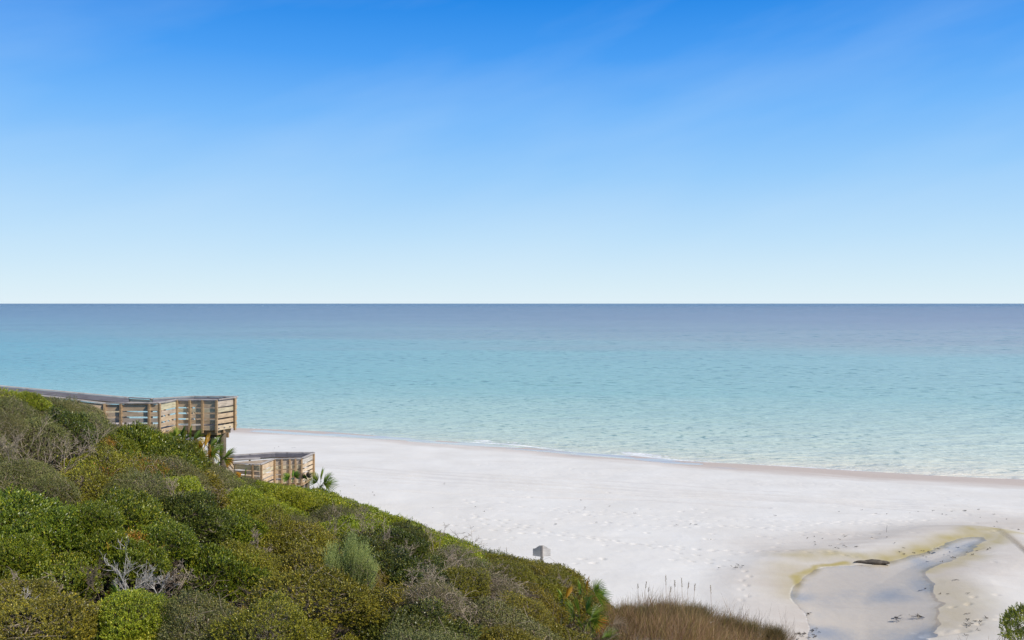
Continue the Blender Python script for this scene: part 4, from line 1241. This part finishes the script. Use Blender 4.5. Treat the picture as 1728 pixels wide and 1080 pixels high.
palmetto(at(493, 814, 38.4), [(-.9, -.2, 1.1, .2, G, 1), (.1, -.2, 1.5, .2, G, 1), (.6, 0, 1.2, .25, G, .9)], 'small green palmetto in front of the landing posts', seed=2, L=0.4)
palmetto(at(516, 815, 38.4), [(-.4, -.2, 1.3, .22, Dd, .8), (.4, 0, 1.4, .25, Dd, .8), (0, -.3, .9, .2, G, .7)], 'dry brown palmetto between two green ones', seed=3, L=0.36)
palmetto(at(318, 758, 33.9), [(-.6, -.2, 1.3, .35, G, 1), (.2, -.2, 1.5, .4, G, 1), (.8, -.1, 1.2, .35, G, 1), (-1.2, -.2, .8, .3, G, .9)], 'green palmetto under the overlook floor', seed=4, L=0.6)
palmetto(at(345, 768, 33.9), [(.2, -.3, 1.4, .35, O, 1), (.9, -.1, 1.1, .4, G, 1.05), (-.5, -.2, 1.3, .3, O, .8), (1.3, -.1, .6, .3, G, 1)], 'orange and green palmetto in front of the piles', seed=5, L=0.62)
palmetto(at(368, 784, 34.4), [(.3, -.2, 1.4, .35, G, 1), (1.0, -.2, 1.0, .35, G, 1), (-.5, -.2, 1.2, .35, O, .9), (.6, -.6, .7, .3, G, 1), (1.3, 0, .5, .3, O, .6)], 'lower green palmetto beside the round pile', seed=6, L=0.62)
palmetto(at(302, 748, 33.6), [(-.4, -.2, 1.4, .3, G, .9), (.5, -.2, 1.4, .3, G, .9)], 'upright palmetto tips beside the overlook corner post', seed=7, L=0.5)
palmetto(at(412, 812, 37.8), [(-.8, -.2, 1.0, .25, O, .6), (.2, -.2, 1.3, .25, G, .7)], 'small palmetto left of the landing', seed=8, L=0.5)
palmetto(at(978, 1056, 21.0), [(-.1, -.3, 1.4, .35, G, 1), (.5, -.3, 1.2, .4, G, 1.05), (1.0, -.3, .8, .35, G, 1.1), (-.5, -.3, 1.1, .3, G, 1), (1.3, -.2, .35, .35, O, .85), (.7, -.7, .6, .3, G, 1)], 'large green palmetto with one orange frond at the dune corner', seed=9, L=0.44)
palmetto(at(985, 1012, 22.0), [(.2, -.3, 1.2, .3, O, .9), (.9, -.2, .9, .35, G, 1), (1.4, -.2, .5, .35, G, 1), (-.3, -.3, 1.2, .25, G, .8)], 'palmetto with orange upright fronds above the large one', seed=10, L=0.40)
palmetto(at(955, 1024, 22.4), [(.1, -.3, 1.3, .25, O, .8), (-.4, -.4, 1.1, .25, G, .7)], 'small orange palmetto tucked into the olive shrub', seed=11, L=0.48)
palmetto(at(990, 1085, 21.0), [(.3, -.4, 1.0, .35, G, 1), (1.1, -.4, .5, .4, G, 1), (.9, -.8, .1, .3, G, .9), (-.3, -.4, 1.1, .3, G, .9)], 'lowest green palmetto at the bottom edge', seed=12, L=0.5)
palmetto(at(1010, 1055, 22.0), [(1, -.3, -.2, .4, Dd, 1), (.7, -.5, -.5, .4, Dd, 1), (1.2, -.2, .1, .35, Dd, .9), (.4, -.7, -.6, .35, Dd, .9)], 'dead hanging palmetto fronds beside the dry grass', seed=13, L=0.55)
palmetto(at(200, 1022, 14.6), [(-.1, -.3, 1.4, .15, G, .9), (-.5, -.3, 1.2, .12, O, .6)], 'narrow palmetto by the bleached shrub foot', seed=14, L=0.36)
palmetto(at(246, 1026, 14.5), [(.9, -.3, .7, .12, G, .9), (-.3, -.3, 1.1, .1, G, .6)], 'low palmetto right of the bleached shrub foot', seed=15, L=0.34)
palmetto(at(420, 935, 21.6), [(.1, -.3, 1.4, .25, G, 1), (.6, -.3, 1.2, .25, G, .9), (-.5, -.2, 1.2, .2, G, .8)], 'blue-green palmetto in the middle of the scrub', seed=16, L=0.45)
palmetto(at(12, 862, 19.0), [(.5, -.3, 1.0, .3, G, 1), (-.2, -.3, 1.3, .25, G, .9)], 'palmetto fan at the left edge above the hedge', seed=17, L=0.5)

# ------------------------------------------------------------------ dry grass
def blades(P, H, W, rs, lean=0.35, bias=(0.25, 0, 0)):
    n = len(P)
    dirn = rs.normal(0, lean, (n, 3)) + np.array(bias); dirn[:, 2] = 1
    dirn /= np.linalg.norm(dirn, axis=1, keepdims=True)
    th = rs.uniform(0, math.pi, n); s = np.stack([np.cos(th), np.sin(th), np.zeros(n)], 1)
    curve = rs.normal(0, 0.28, (n, 3)); curve[:, 2] = -np.abs(curve[:, 2]) * 0.8
    H = H[:, None]
    m1 = P + dirn * H * 0.5 + curve * H * 0.15; tip = P + dirn * H + curve * H * 0.6
    V = np.stack([P - s * W, P + s * W, m1 + s * W * 0.8, m1 - s * W * 0.8, tip + s * W * 0.15, tip - s * W * 0.15], 1).reshape(-1, 3)
    b = (np.arange(n) * 6)[:, None]
    F = np.concatenate([b + np.array([0, 1, 2, 3]), b + np.array([3, 2, 4, 5])], 0)
    return V, F
rs = np.random.default_rng(91)
def ground_pts(pxs, Ys):
    x = (pxs - CX) / FPX * Ys
    return np.stack([x, Ys, base_z(x, Ys) - 0.02], 1)
n_ = 60000
pp_ = rs.uniform(1000, 1345, n_); yy_ = rs.uniform(20.5, 29.4, n_)
gp = ground_pts(pp_, yy_)
# the patch thins towards the open sand
edge = np.interp(pp_, [1000, 1030, 1100, 1200, 1280, 1345], [29.2, 29.3, 29.3, 29.0, 28.4, 27.0])
dens = np.clip((edge - yy_) / 1.1, 0.0, 1) * np.clip(2.6 * (vnoise(gp[:, 0] * 2.6, gp[:, 1] * 2.6, 33) - 0.30), 0.06, 1)
keep = rs.uniform(0, 1, n_) < dens
gp = gp[keep]; pk = pp_[keep]
Hh = rs.uniform(0.22, 0.85, len(gp)) ** 1.15 * np.interp(pk, [1000, 1100, 1250, 1345], [0.8, 1.0, 1.0, 0.75]) * (0.45 + 1.05 * vnoise(gp[:, 0] * 1.7, gp[:, 1] * 1.7, 35))
V, F = blades(gp, Hh, 0.0040, rs, 0.42)
tag(link('dune_grass', np_mesh('dune_grass', V, F, M['grass'])), 'reddish brown dry grass at the dune foot', 'grass', kind='stuff')
# thin fringe of wisps on the sand
n_ = 2600
pp_ = np.concatenate([rs.uniform(990, 1340, n_), rs.normal(868, 14, 90), rs.uniform(880, 1000, 160), rs.uniform(500, 800, 60)])
ed_ = np.interp(pp_, [500, 700, 800, 870, 930, 1000, 1100, 1200, 1345], [41, 35.2, 33.2, 31.9, 31.4, 29.6, 29.6, 29.3, 27.6])
yy_ = ed_ + rs.exponential(0.35, len(pp_)) - 0.35
gp = ground_pts(pp_, yy_)
V, F = blades(gp, rs.uniform(0.25, 0.62, len(gp)) * (0.6 + 0.8 * rs.uniform(0, 1, len(gp)) ** 3), 0.003, rs, 0.22)
tag(link('grass_wisps', np_mesh('grass_wisps', V, F, M['palm_dead'])), 'sparse pale grass wisps along the sand', 'grass', kind='stuff')

def tussock(px, py, Y, n, h, spread, label, seed, mat='grass_green'):
    rs = np.random.default_rng(seed)
    x = (px - CX) / FPX * Y
    c = np.array([x, Y, gz(x, Y) - 0.03])
    P = np.stack([rs.normal(0, spread * 0.3, n), rs.normal(0, spread * 0.3, n), np.zeros(n)], 1)
    V, F = blades(P, rs.uniform(0.6, 1.0, n) * h, 0.0045, rs, 0.38, (0.1, 0, 0))
    o = link('grass_tussock', np_mesh('grass_tussock', V, F, M[mat]))
    o.location = c
    tag(o, label, 'grass clump', 'dry grass clumps')
tussock(1303, 1062, 27.2, 2600, 0.75, 0.42, 'dense brown grass clump at the right end of the dry grass', 301)
tussock(1175, 1050, 27.6, 1600, 0.72, 0.5, 'olive tinged grass clump in the middle of the dry grass', 302)
tussock(1228, 1062, 27.4, 1500, 0.66, 0.5, 'olive grass clump left of the right-hand clump', 303)
tussock(1120, 1045, 27.8, 1300, 0.62, 0.5, 'greenish grass clump under the tall seed stalks', 304)
tussock(1060, 1035, 27.5, 1200, 0.55, 0.5, 'low grass clump nearest the palmettos', 305)
tussock(1150, 1070, 26.0, 1500, 0.7, 0.7, 'broad olive grass clump low in the dry grass', 307)
tussock(1090, 1062, 26.2, 1200, 0.6, 0.6, 'olive grass clump below the low one by the palmettos', 308)
tussock(1262, 1058, 27.6, 1300, 0.62, 0.45, 'olive grass clump beside the dense right-end clump', 309)
tussock(1205, 1085, 25.2, 1200, 0.6, 0.45, 'grass clump at the bottom edge', 306)

def seed_stalk(px, py_foot, Y, h, label, seed, lean=0.03, head=0.22, mat='grass'):
    rd = random.Random(seed)
    x = (px - CX) / FPX * Y
    if py_foot == 0 and px > 1000: h += 0.22
    e = empty('seed_stalk', (x, Y, gz(x, Y) - 0.03))
    mb = MB()
    pts = [Vector((lean * h * t * t + rd.gauss(0, 0.003), rd.gauss(0, .003), h * t)) for t in (0, .25, .5, .75, 1)]
    mb.tube(pts, [0.006, 0.0055, 0.005, 0.0042, 0.003], 4)
    mb.build('stem', M[mat], e)
    if head > 0:
        hb = MB()
        for i in range(26):
            t = 1 - head * (i / 26) / 1.0
            p = pts[0].lerp(pts[4], t) if t < 0 else Vector((lean * h * t * t, 0, h * t))
            d = Vector((rd.gauss(0.2, .5), rd.gauss(0, .5), 1)).normalized()
            hb.tube([p, p + d * 0.025, p + d * 0.05], [0.002, 0.0045, 0.001], 4)
        hb.build('seed_head', M[mat], e)
    tag(e, label, 'sea oats', 'tall dry seed stalks')
for i, (px, Y, h, lb, hd) in enumerate([
    (1124, 28.9, 1.05, 'tallest dry seed stalk above the grass', .25), (1078, 28.8, .78, 'thin seed stalk left end of the tall row', .15), (1086, 28.9, .85, 'seed stalk second from the left of the row', .2),
    (1140, 28.9, .9, 'leaning seed stalk right of the tallest', .2), (1152, 28.8, .98, 'dark-headed seed stalk in the middle of the row', .25), (1158, 28.8, .86, 'seed stalk close beside the dark-headed one', .2),
    (1170, 28.6, .86, 'seed stalk right of the middle pair', .2), (1201, 28.6, .92, 'lone seed stalk at the right of the row', .25), (1129, 28.7, .7, 'short seed stalk beside the tallest one', .2),
    (1092, 28.7, .66, 'short seed stalk left of the tallest', .15), (839, 32.7, 0.95, 'left one of two tall bare stalks near the sign', 0), (857, 32.4, 1.0, 'right one of two tall bare stalks near the sign', .25),
    (888, 31.9, 0.8, 'thin stalk between the bare stalks and the sign', 0), (741, 34.4, 0.75, 'lone stalk on the ridge above the scrub', .25), (612, 37.6, 0.6, 'faint lone stalk on the far ridge', 0)]):
    seed_stalk(px, 0, Y, h + (0.5 if i > 9 - 1 and px < 1000 else 0), lb, 400 + i, random.uniform(-0.05, 0.12), hd, 'twig' if i >= 10 else 'grass')

#PART3#
# ------------------------------------------------------------------ wooden beach walkover
wo = empty('beach_walkover', (-13.2, 36.2, 6.9))
tag(wo, 'wooden boardwalk overlook on round piles with slatted rails and lower landing', 'boardwalk')
def wpart(mb, name, mat, parent):
    o = mb.build(name, M[mat], parent)
    if parent is wo: o.location = -wo.location
    return o
def holder(name):
    return None
BO = [(0.135, 0.25), (0.395, 0.165), (0.63, 0.165), (0.86, 0.16), (1.11, 0.19)]     # board centre below the cap, board height
def rail_run(pts, parent, posts=(), n_boards=5, side=-1, board_len=None, inner_dark=False, cap='cap', capw=0.15, post_out=True, post_drop=1.30):
    """posts: list of (segment index, fraction); side: which side of the boards the posts stand, -1 = towards the viewer"""
    bd = MB(); cp = MB()
    pts = [Vector(p) for p in pts]
    for a, b in zip(pts[:-1], pts[1:]):
        for (dz, h) in BO[:n_boards]:
            o = Vector((0, 0, -dz))
            bd.bar(a + o, b + o, 0.036, h)
        cp.bar(a + Vector((0, 0, 0.045)), b + Vector((0, 0, 0.045)), capw, 0.036)
    b_ = bd.build('rail_boards', M['wood'], parent)
    c_ = cp.build('cap_rail', M[cap], parent)
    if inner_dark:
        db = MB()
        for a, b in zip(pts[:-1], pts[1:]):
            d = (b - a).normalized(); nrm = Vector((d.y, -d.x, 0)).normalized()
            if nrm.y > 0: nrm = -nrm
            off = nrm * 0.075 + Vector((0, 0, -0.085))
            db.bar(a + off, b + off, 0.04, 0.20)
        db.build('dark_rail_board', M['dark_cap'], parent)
    for (s, t) in posts:
        a, b = pts[s], pts[s + 1]
        d = (b - a).normalized(); nrm = Vector((d.y, -d.x, 0)).normalized()
        if nrm.y > 0: nrm = -nrm
        p = a.lerp(b, t) + nrm * (0.018 + 0.045 + 0.002) * (-side)
        pm = MB(); pm.bar(p + Vector((0, 0, -post_drop)), p + Vector((0, 0, 0.022)), 0.09, 0.09, up=tuple(nrm))
        pm.build('post', M['post'], parent)
def deck_poly(pts, z, parent, th=0.04, name='deck'):
    """planked floor cut to the polygon (convex, given in order)"""
    P = [Vector((p[0], p[1])) for p in pts]
    x0, x1 = min(p.x for p in P), max(p.x for p in P)
    mb = MB(); x = x0 + 0.01
    while x < x1 - 0.05:
        ys = []
        for xx in (x + 0.07,):
            for a, b in zip(P, P[1:] + P[:1]):
                if (a.x - xx) * (b.x - xx) < 0:
                    ys.append(a.y + (b.y - a.y) * (xx - a.x) / (b.x - a.x))
        if len(ys) >= 2:
            mb.bar((x + 0.07, min(ys), z), (x + 0.07, max(ys), z), 0.135, th)
        x += 0.142
    return mb.build(name, M['deckwood'], parent)

up = empty('overlook', (0, 0, 0)); up.parent = wo; up.location = -wo.location
ZR = 8.04
def zr(px, py, z=ZR):
    return atz(px, py, z)
A_, B__, C__, D__ = zr(265.6, 682.2), zr(298.4, 676.0), zr(367.2, 676.4), zr(396.5, 672.6)
F__, G__ = zr(318, 670.6), zr(259, 674.2)
E__ = Vector((D__.x - 0.06, D__.y + 0.42, ZR))
F__ = Vector((-13.35, E__.y + 0.05, ZR)); G__ = Vector((-14.75, A_.y + 1.62, ZR))
rail_run([A_, B__, C__, D__, E__], up, [(0, 0.03), (1, 0.02), (1, .335), (1, .64), (1, .985), (2, .93)], side=-1)
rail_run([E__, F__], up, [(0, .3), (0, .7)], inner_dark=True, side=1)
gb = MB(); gb.bar(F__ + Vector((0, .05, .045)), G__ + Vector((0, .05, .045)), .15, .036); gb.build('cap_rail', M['cap'], up)
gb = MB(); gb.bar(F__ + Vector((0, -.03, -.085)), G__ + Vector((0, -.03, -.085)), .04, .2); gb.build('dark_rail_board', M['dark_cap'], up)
DZ = ZR - 1.12
deck_poly([(A_.x, A_.y), (B__.x, B__.y), (C__.x, C__.y), (D__.x, D__.y), (E__.x, E__.y), (F__.x, F__.y + .1), (G__.x, G__.y)], DZ, up)
# frame below the floor
fr = MB()
fr.bar((B__.x + .1, B__.y + .12, DZ - 0.16), (C__.x - .1, C__.y + .14, DZ - 0.16), 0.05, 0.24)
fr.bar((C__.x - .08, C__.y + .12, DZ - 0.17), (D__.x - .22, D__.y + .05, DZ - 0.17), 0.05, 0.26)
fr.bar((A_.x + .1, A_.y + .12, DZ - 0.16), (B__.x + .06, B__.y + .12, DZ - 0.16), 0.05, 0.24)
for i in range(5):
    xx = B__.x + 0.15 + i * 0.42
    fr.bar((xx, B__.y + .2, DZ - 0.15), (xx, E__.y - .05, DZ - 0.15), 0.04, 0.2)
fr.bar((B__.x + .3, E__.y - .35, DZ - 0.38), (C__.x + .22, E__.y - .55, DZ - 0.38), 0.09, 0.2)
fr.build('floor_frame', M['post'], up)
for px, Y in ((356.5, 36.6), (376.5, 36.75)):
    x = (px - CX) / FPX * Y
    g_ = gz(x, Y)
    pm = MB(); pm.tube([(x, Y, g_ - 0.5), (x, Y, DZ - 0.28)], 0.125, 16); pm.build('pile', M['pile'], up, True)
for x, Y in ((-14.0, 35.6), (-13.9, 36.6), (-15.6, 35.0), (-17.4, 35.6)):
    g_ = gz(x, Y)
    pm = MB(); pm.tube([(x, Y, g_ - 0.5), (x, Y, DZ - 0.1)], 0.12, 14); pm.build('pile', M['pile'], up, True)
br = MB(); br.bar(((357 - CX) / FPX * 36.9, 36.9, 5.55), ((375 - CX) / FPX * 36.9, 36.9, DZ - 0.4), 0.04, 0.12); br.build('brace', M['cap'], up)

# walkway running back up the dune
wk = empty('walkway', (0, 0, 0)); wk.parent = wo; wk.location = -wo.location
W1 = at(179, 680.2, 34.85); W1.z = ZR
W2 = at(44, 666.3, 33.9); W3 = at(-190, 640, 32.2)
rail_run([W3, W2, W1, A_], wk, [(0, .3), (0, .62), (0, .93), (1, .3), (1, .62), (1, .98), (2, .30), (2, .85)], side=-1, n_boards=4)
V1 = Vector(((218 - CX) / FPX * 37.0, 37.0, ZR)); V2 = at(0, 652.9, 35.4); V3 = at(-190, 631, 33.8)
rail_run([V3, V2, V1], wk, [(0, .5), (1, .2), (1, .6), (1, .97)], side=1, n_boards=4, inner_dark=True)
rail_run([V1, G__ + Vector((-.02, 0, 0))], wk, [(0, .9)], side=1, n_boards=3)
dk = MB()
for (a, b, c, d, za, zb) in ((A_, W1, V1, G__, DZ, DZ), (W1, W2, V2, V1, DZ, W2.z - 1.12), (W2, W3, V3, V2, W2.z - 1.12, W3.z - 1.12)):
    n_ = max(2, int((Vector(b) - Vector(a)).length / 0.145))
    for i in range(n_):
        t = (i + 0.5) / n_
        p = Vector(a).lerp(Vector(b), t); q = Vector(d).lerp(Vector(c), t); z = za + (zb - za) * t
        dk.bar((p.x, p.y + .04, z), (q.x, q.y - .04, z), 0.137, 0.038)
dk.build('deck', M['deckwood'], wk)
# pale seat board where the walkway widens on to the overlook
sb = MB()
sb.bar((V1.x + 0.1, V1.y - 0.35, ZR - 0.13), (G__.x + 1.2, G__.y - 0.02, ZR - 0.10), 0.55, 0.04)
sb.build('seat_board', M['cap'], wk)

# stairs going down on the far side
stp = empty('stairway', (0, 0, 0)); stp.parent = wo; stp.location = -wo.location
ZL = 4.10; DL = ZL - 1.12
s0 = Vector((-14.15, 37.0, DZ)); s1 = Vector((-14.3, 43.9, DL))
for k in (-0.55, 0.55):
    sm = MB(); sm.bar(s0 + Vector((k, 0, -.12)), s1 + Vector((k, 0, -.12)), 0.045, 0.26); sm.build('stringer', M['wood'], stp)
    hr = MB(); hr.bar(s0 + Vector((k * 1.08, 0, 1.0)), s1 + Vector((k * 1.08, 0, 1.0)), 0.12, 0.04); hr.build('handrail', M['cap'], stp)
    rb = MB()
    for dz in (.3, .6, .85): rb.bar(s0 + Vector((k * 1.08, 0, dz)), s1 + Vector((k * 1.08, 0, dz)), 0.036, 0.13)
    rb.build('rail_boards', M['wood'], stp)
tm = MB()
for i in range(22):
    p = s0.lerp(s1, (i + .7) / 23); tm.bar(p + Vector((-.53, 0, 0)), p + Vector((.53, 0, 0)), 0.27, 0.035)
tm.build('treads', M['deckwood'], stp)

# lower landing
lo = empty('landing', (0, 0, 0)); lo.parent = wo; lo.location = -wo.location
l0, l1, l2, l3, l4 = zr(378, 781.5, ZL), zr(438.5, 785.5, ZL), zr(461.8, 776, ZL), zr(509.8, 774.5, ZL), zr(529, 766.2, ZL)
l5 = Vector((l4.x - .05, l4.y + .25, ZL)); l6 = zr(464.5, 764.8, ZL); l7 = zr(378, 770.6, ZL)
rail_run([l0, l1, l2, l3, l4], lo, [(0, .05), (0, .82), (1, .03), (1, .98), (2, .29), (2, .57), (2, .77), (2, .99), (3, .93)], side=-1)
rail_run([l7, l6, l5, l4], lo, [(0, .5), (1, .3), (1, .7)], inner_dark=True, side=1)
deck_poly([(p.x, p.y) for p in (l0, l1, l2, l3, l4, l5, l6, l7)], DL, lo)
sb = MB(); a = Vector(l0).lerp(l7, .62); sb.bar((a.x + 0.2, a.y, ZL - .02), (a.x + 1.75, a.y + .32, ZL - .02), 0.42, 0.036); sb.build('seat_board', M['cap'], lo)
lf = MB(); lf.bar((l2.x, l2.y + .12, DL - .14), (l3.x, l3.y + .12, DL - .14), .05, .22); lf.bar((l0.x, l0.y + .12, DL - .14), (l1.x, l1.y + .12, DL - .14), .05, .22); lf.bar((l3.x, l3.y + .12, DL - .14), (l4.x - .12, l4.y, DL - .14), .05, .22)
lf.build('floor_frame', M['post'], lo)
for x, Y in ((l1.x + .1, l1.y + .5), (l3.x - .1, l3.y + .5), (l4.x - .3, l4.y - .1), (l0.x + .2, l0.y + .8)):
    pm = MB(); pm.tube([(x, Y, gz(x, Y) - .5), (x, Y, DL - .05)], 0.12, 14); pm.build('pile', M['pile'], lo, True)

# ------------------------------------------------------------------ sign of two scalloped boards meeting at a post
sY = 33.2
sx_ = (914.5 - CX) / FPX * sY
zg = gz(sx_, sY)
ztop = CZ - (920.3 - HY) / FPX * sY
sg_ = empty('beach_sign', (sx_, sY, zg))
tag(sg_, 'weathered grey wooden sign of two boards joined at a post, seen from behind', 'sign')
pm = MB(); pm.bar((0, 0, -0.3), (0, 0, ztop - zg - 0.01), 0.09, 0.09, up=(0.3, 1, 0)); pm.build('post', M['cap'], sg_)
def panel(dirx, diry, w, name):
    d = Vector((dirx, diry, 0)).normalized(); nrm = Vector((-d.y, d.x, 0))
    H = ztop - zg
    prof = [(0.0, 0), (0.05, -0.01), (0.10, -0.05), (0.14, -0.07), (0.18, -0.11), (0.235, -0.14), (w, -0.155)]
    bot = H - 0.42
    fr_, bk = [], []
    outline = [(u, H + dz) for u, dz in prof] + [(w, bot), (0, bot)]
    for off, lst in ((0.0, fr_), (0.035, bk)):
        for u, z in outline:
            p = d * (u + 0.045) + nrm * off; lst.append((p.x, p.y, z))
    n_ = len(outline)
    mb = MB(); mb.add(fr_ + bk, [tuple(range(n_)), tuple(range(2 * n_ - 1, n_ - 1, -1))] + [(i + n_, (i + 1) % n_ + n_, (i + 1) % n_, i) for i in range(n_)])
    mb.build('sign_board', M['sign'], sg_)
panel(-1.0, 0.45, 0.31, 'l')
panel(1.0, 0.25, 0.29, 'r')

# ------------------------------------------------------------------ driftwood, debris, right-hand shrub
lgp = atz(1472, 950, 1.46)
lm = MB(); rd = random.Random(5)
pts = [Vector((-0.66 + 0.11 * i, 0.03 * math.sin(i * .8) - 0.006 * i, 0.075 + 0.012 * math.sin(i * 1.3))) for i in range(13)]
lm.tube(pts, [0.03, 0.055, 0.07, 0.085, 0.095, 0.10, 0.105, 0.11, 0.105, 0.10, 0.10, 0.085, 0.05], 12)
lm.tube([(-.3, .02, .12), (0.0, .05, .165), (.3, .02, .15), (.5, 0, .11)], [.03, .05, .05, .02], 8)
lm.tube([(-.62, 0, .06), (-.72, -.05, .09), (-.78, -.1, .06)], [.03, .02, .008], 6)
o = lm.build('driftwood_log', M['log'], None, True)
o.location = (lgp.x, lgp.y, gz(lgp.x, lgp.y) + 0.0); o.rotation_euler = (0, 0, R(-4)); o.scale = (1, 1, 0.75)
tag(o, 'dark wet driftwood log lying at the far edge of the pond', 'log')

dwp = atz(1530, 1042, PZ)
mb = branching(77, 0.55, 0.8, 3, 0.018)
o = mb.build('driftwood_branch', M['debris'])
o.location = (dwp.x - 0.42, dwp.y, PZ - 0.03); o.rotation_euler = (R(8), R(84), R(4)); o.scale = (0.45, 0.8, 1.0)
tag(o, 'dark snagged branch lying in the middle of the pond', 'branch')
mb = branching(78, 0.42, 0.6, 3, 0.022)
o = mb.build('driftwood_branch', M['debris'])
o.location = (dwp.x + 0.52, dwp.y + .1, PZ - 0.01); o.rotation_euler = (R(5), R(-83), R(-8)); o.scale = (0.4, 0.7, 1)
tag(o, 'shorter dark branch at the right end of the pond snag', 'branch')
st_ = atz(1496, 893, 1.5)
mb = MB(); mb.tube([(0, 0, -.05), (.01, 0, .15), (0.03, 0, .33)], [.008, .007, .004], 5)
o = mb.build('stick', M['debris']); o.location = (st_.x, st_.y, gz(st_.x, st_.y)); tag(o, 'thin stick standing upright in the sand beyond the log', 'stick')

# small dark flotsam scattered on the sand
rs = np.random.default_rng(17)
parts = []
spots = [(1336 + rs.normal(0, 6), 930 + rs.normal(0, 3)) for _ in range(0)]
for (cx0, cy0, sx0, sy0, k) in ((1437, 923, 8, 3, 3), (1412, 926, 12, 3, 4), (1362, 1033, 3, 2, 3), (1368, 1058, 8, 5, 8), (1355, 1072, 12, 6, 10), (1640, 1050, 14, 9, 14), (1560, 930, 40, 6, 18), (1620, 925, 25, 6, 10),
                                (1240, 958, 12, 4, 8), (1420, 900, 90, 8, 12), (1000, 860, 200, 22, 16), (1560, 850, 90, 6, 14), (650, 830, 60, 16, 5), (1700, 870, 20, 10, 6), (1590, 990, 30, 8, 6), (480, 741, 30, 1.5, 4)):
    for _ in range(k):
        p = atz(cx0 + rs.normal(0, sx0), cy0 + rs.normal(0, sy0), 1.5)
        z = gz(p.x, p.y)
        for _ in range(3):
            a = np.array([p.x, p.y, z + 0.03]) + rs.normal(0, 0.03, 3) * np.array([1, 1, .2]); b = a + rs.normal(0, 0.03, 3) * np.array([1.6, 1, .4])
            v, f, _q = sticks(a[None], b[None], 0.012, 0.006, rs, .1, 2); parts.append((v, f))
V, F = cat(parts)
tag(link('beach_debris', np_mesh('beach_debris', V, F, M['debris'])), 'tiny dark seaweed scraps on the sand', 'debris', kind='stuff')

def right_shrub():
    Y = 18.0; px = 1722
    x = (px - CX) / FPX * Y
    e = empty('scrub_shrub', (x, Y, gz(x, Y)))
    zt = CZ - (1022 - HY) / FPX * Y - gz(x, Y)
    rs = np.random.default_rng(5)
    P, Nn = dome_points(650, rs, 1.0, make_lumps(rs, 14), low=-0.5)
    P *= np.array([0.52, 0.52, 0.62]); P += np.array([0.22, 0, zt - 0.58])
    V, F = sprig_leaves(P, Nn * .6 + np.array([0, 0, .9]) + rs.normal(0, .3, P.shape), 11, 0.13, 0.06, 0.019, 0.8, rs)
    link('foliage', np_mesh('foliage', V, F, M['lime']), e)
    A0 = np.tile(np.array([0.15, 0, 0.0]), (60, 1)) + rs.normal(0, .08, (60, 3)) * np.array([1, 1, 0.1])
    V, F, _ = sticks(A0, P[rs.integers(0, len(P), 60)] * np.array([1.05, 1, 1]), 0.014, 0.004, rs, .08, 5)
    link('branches', np_mesh('branches', V, F, M['twig_brown']), e)
    tag(e, 'leafy green shrub cut by the right edge above the pale sand', 'shrub')
right_shrub()
for (px, Y, h, sd_, lb, lean) in ((1668, 18.6, 1.25, 81, 'thin bare stems left of the corner shrub', -.5), (1700, 18.3, 1.2, 82, 'grey bare twigs against the corner shrub', .2), (1640, 19.0, .85, 83, 'lowest bare stems left of the corner shrub', -.3)):
    x = (px - CX) / FPX * Y
    o = branching(sd_, h * 1.35, 0.45, 3, 0.008, (2, 3)).build('dead_shrub', M['twig'])
    o.location = (x, Y, CZ - (1108 - HY) / FPX * Y - 0.15)
    o.location.z = gz(x, Y) - 0.02; o.scale = (1, 1, (CZ - (1030 - HY) / FPX * Y - gz(x, Y)) / (h * 1.5))
    tag(o, lb, 'dead shrub', 'bare stems in the lower right corner')

# leafless sapling close to the camera, its thin branch tip out of focus at the right
ex = empty('leafless_sapling', (1.3, 1.5, gz(1.3, 1.5)))
hz = 11.9 - ex.location.z
tk = MB(); tk.tube([(0, 0, -.2), (0.05, 0.02, hz * .25), (-0.04, 0, hz * .5), (0.03, 0.0, hz * .75), (0.0, 0.03, hz)], [0.026, 0.021, 0.016, 0.011, 0.005], 8)
tk.build('trunk', M['twig'], ex, True)
tipp = at(1684, 892, 1.45) - ex.location; midp = at(1732, 930, 1.45) - ex.location
tb = MB(); tb.tube([(0.02, 0.01, hz * .86), (-0.2, -.01, (hz * .86 + midp.z) / 2 + .01), tuple(midp), tuple(midp.lerp(tipp, .5) + Vector((0, 0, .002))), tuple(tipp)], [0.005, 0.004, 0.003, 0.002, 0.001], 6)
tb.build('branch', M['twig'], ex, True)
rd = random.Random(9)
for k in range(11):
    z0 = hz * rd.uniform(.35, .97); d = Vector((abs(rd.gauss(.5, .4)), rd.gauss(-.3, .5), rd.uniform(.5, 1.2))).normalized(); ln = rd.uniform(.35, .9) * (1.15 - z0 / hz * .7)
    b_ = MB(); p0 = Vector((0.01, 0.01, z0)); p1 = p0 + d * ln * .5 + Vector((0, 0, -.02)); p2 = p0 + d * ln
    b_.tube([p0, p1, p2], [.006, .004, .0015], 5)
    for q in range(4):
        t_ = rd.uniform(.25, .9); s_ = p0.lerp(p2, t_); e_ = s_ + (d + Vector((rd.gauss(0, .6), rd.gauss(0, .6), rd.gauss(.2, .3)))).normalized() * ln * .35
        b_.tube([s_, s_.lerp(e_, .5) + Vector((0, 0, .01)), e_], [.003, .002, .001], 4)
    b_.build('branch', M['twig'], ex, True)
tag(ex, 'leafless sapling near the viewer, blurred branch tip at the right edge', 'sapling')
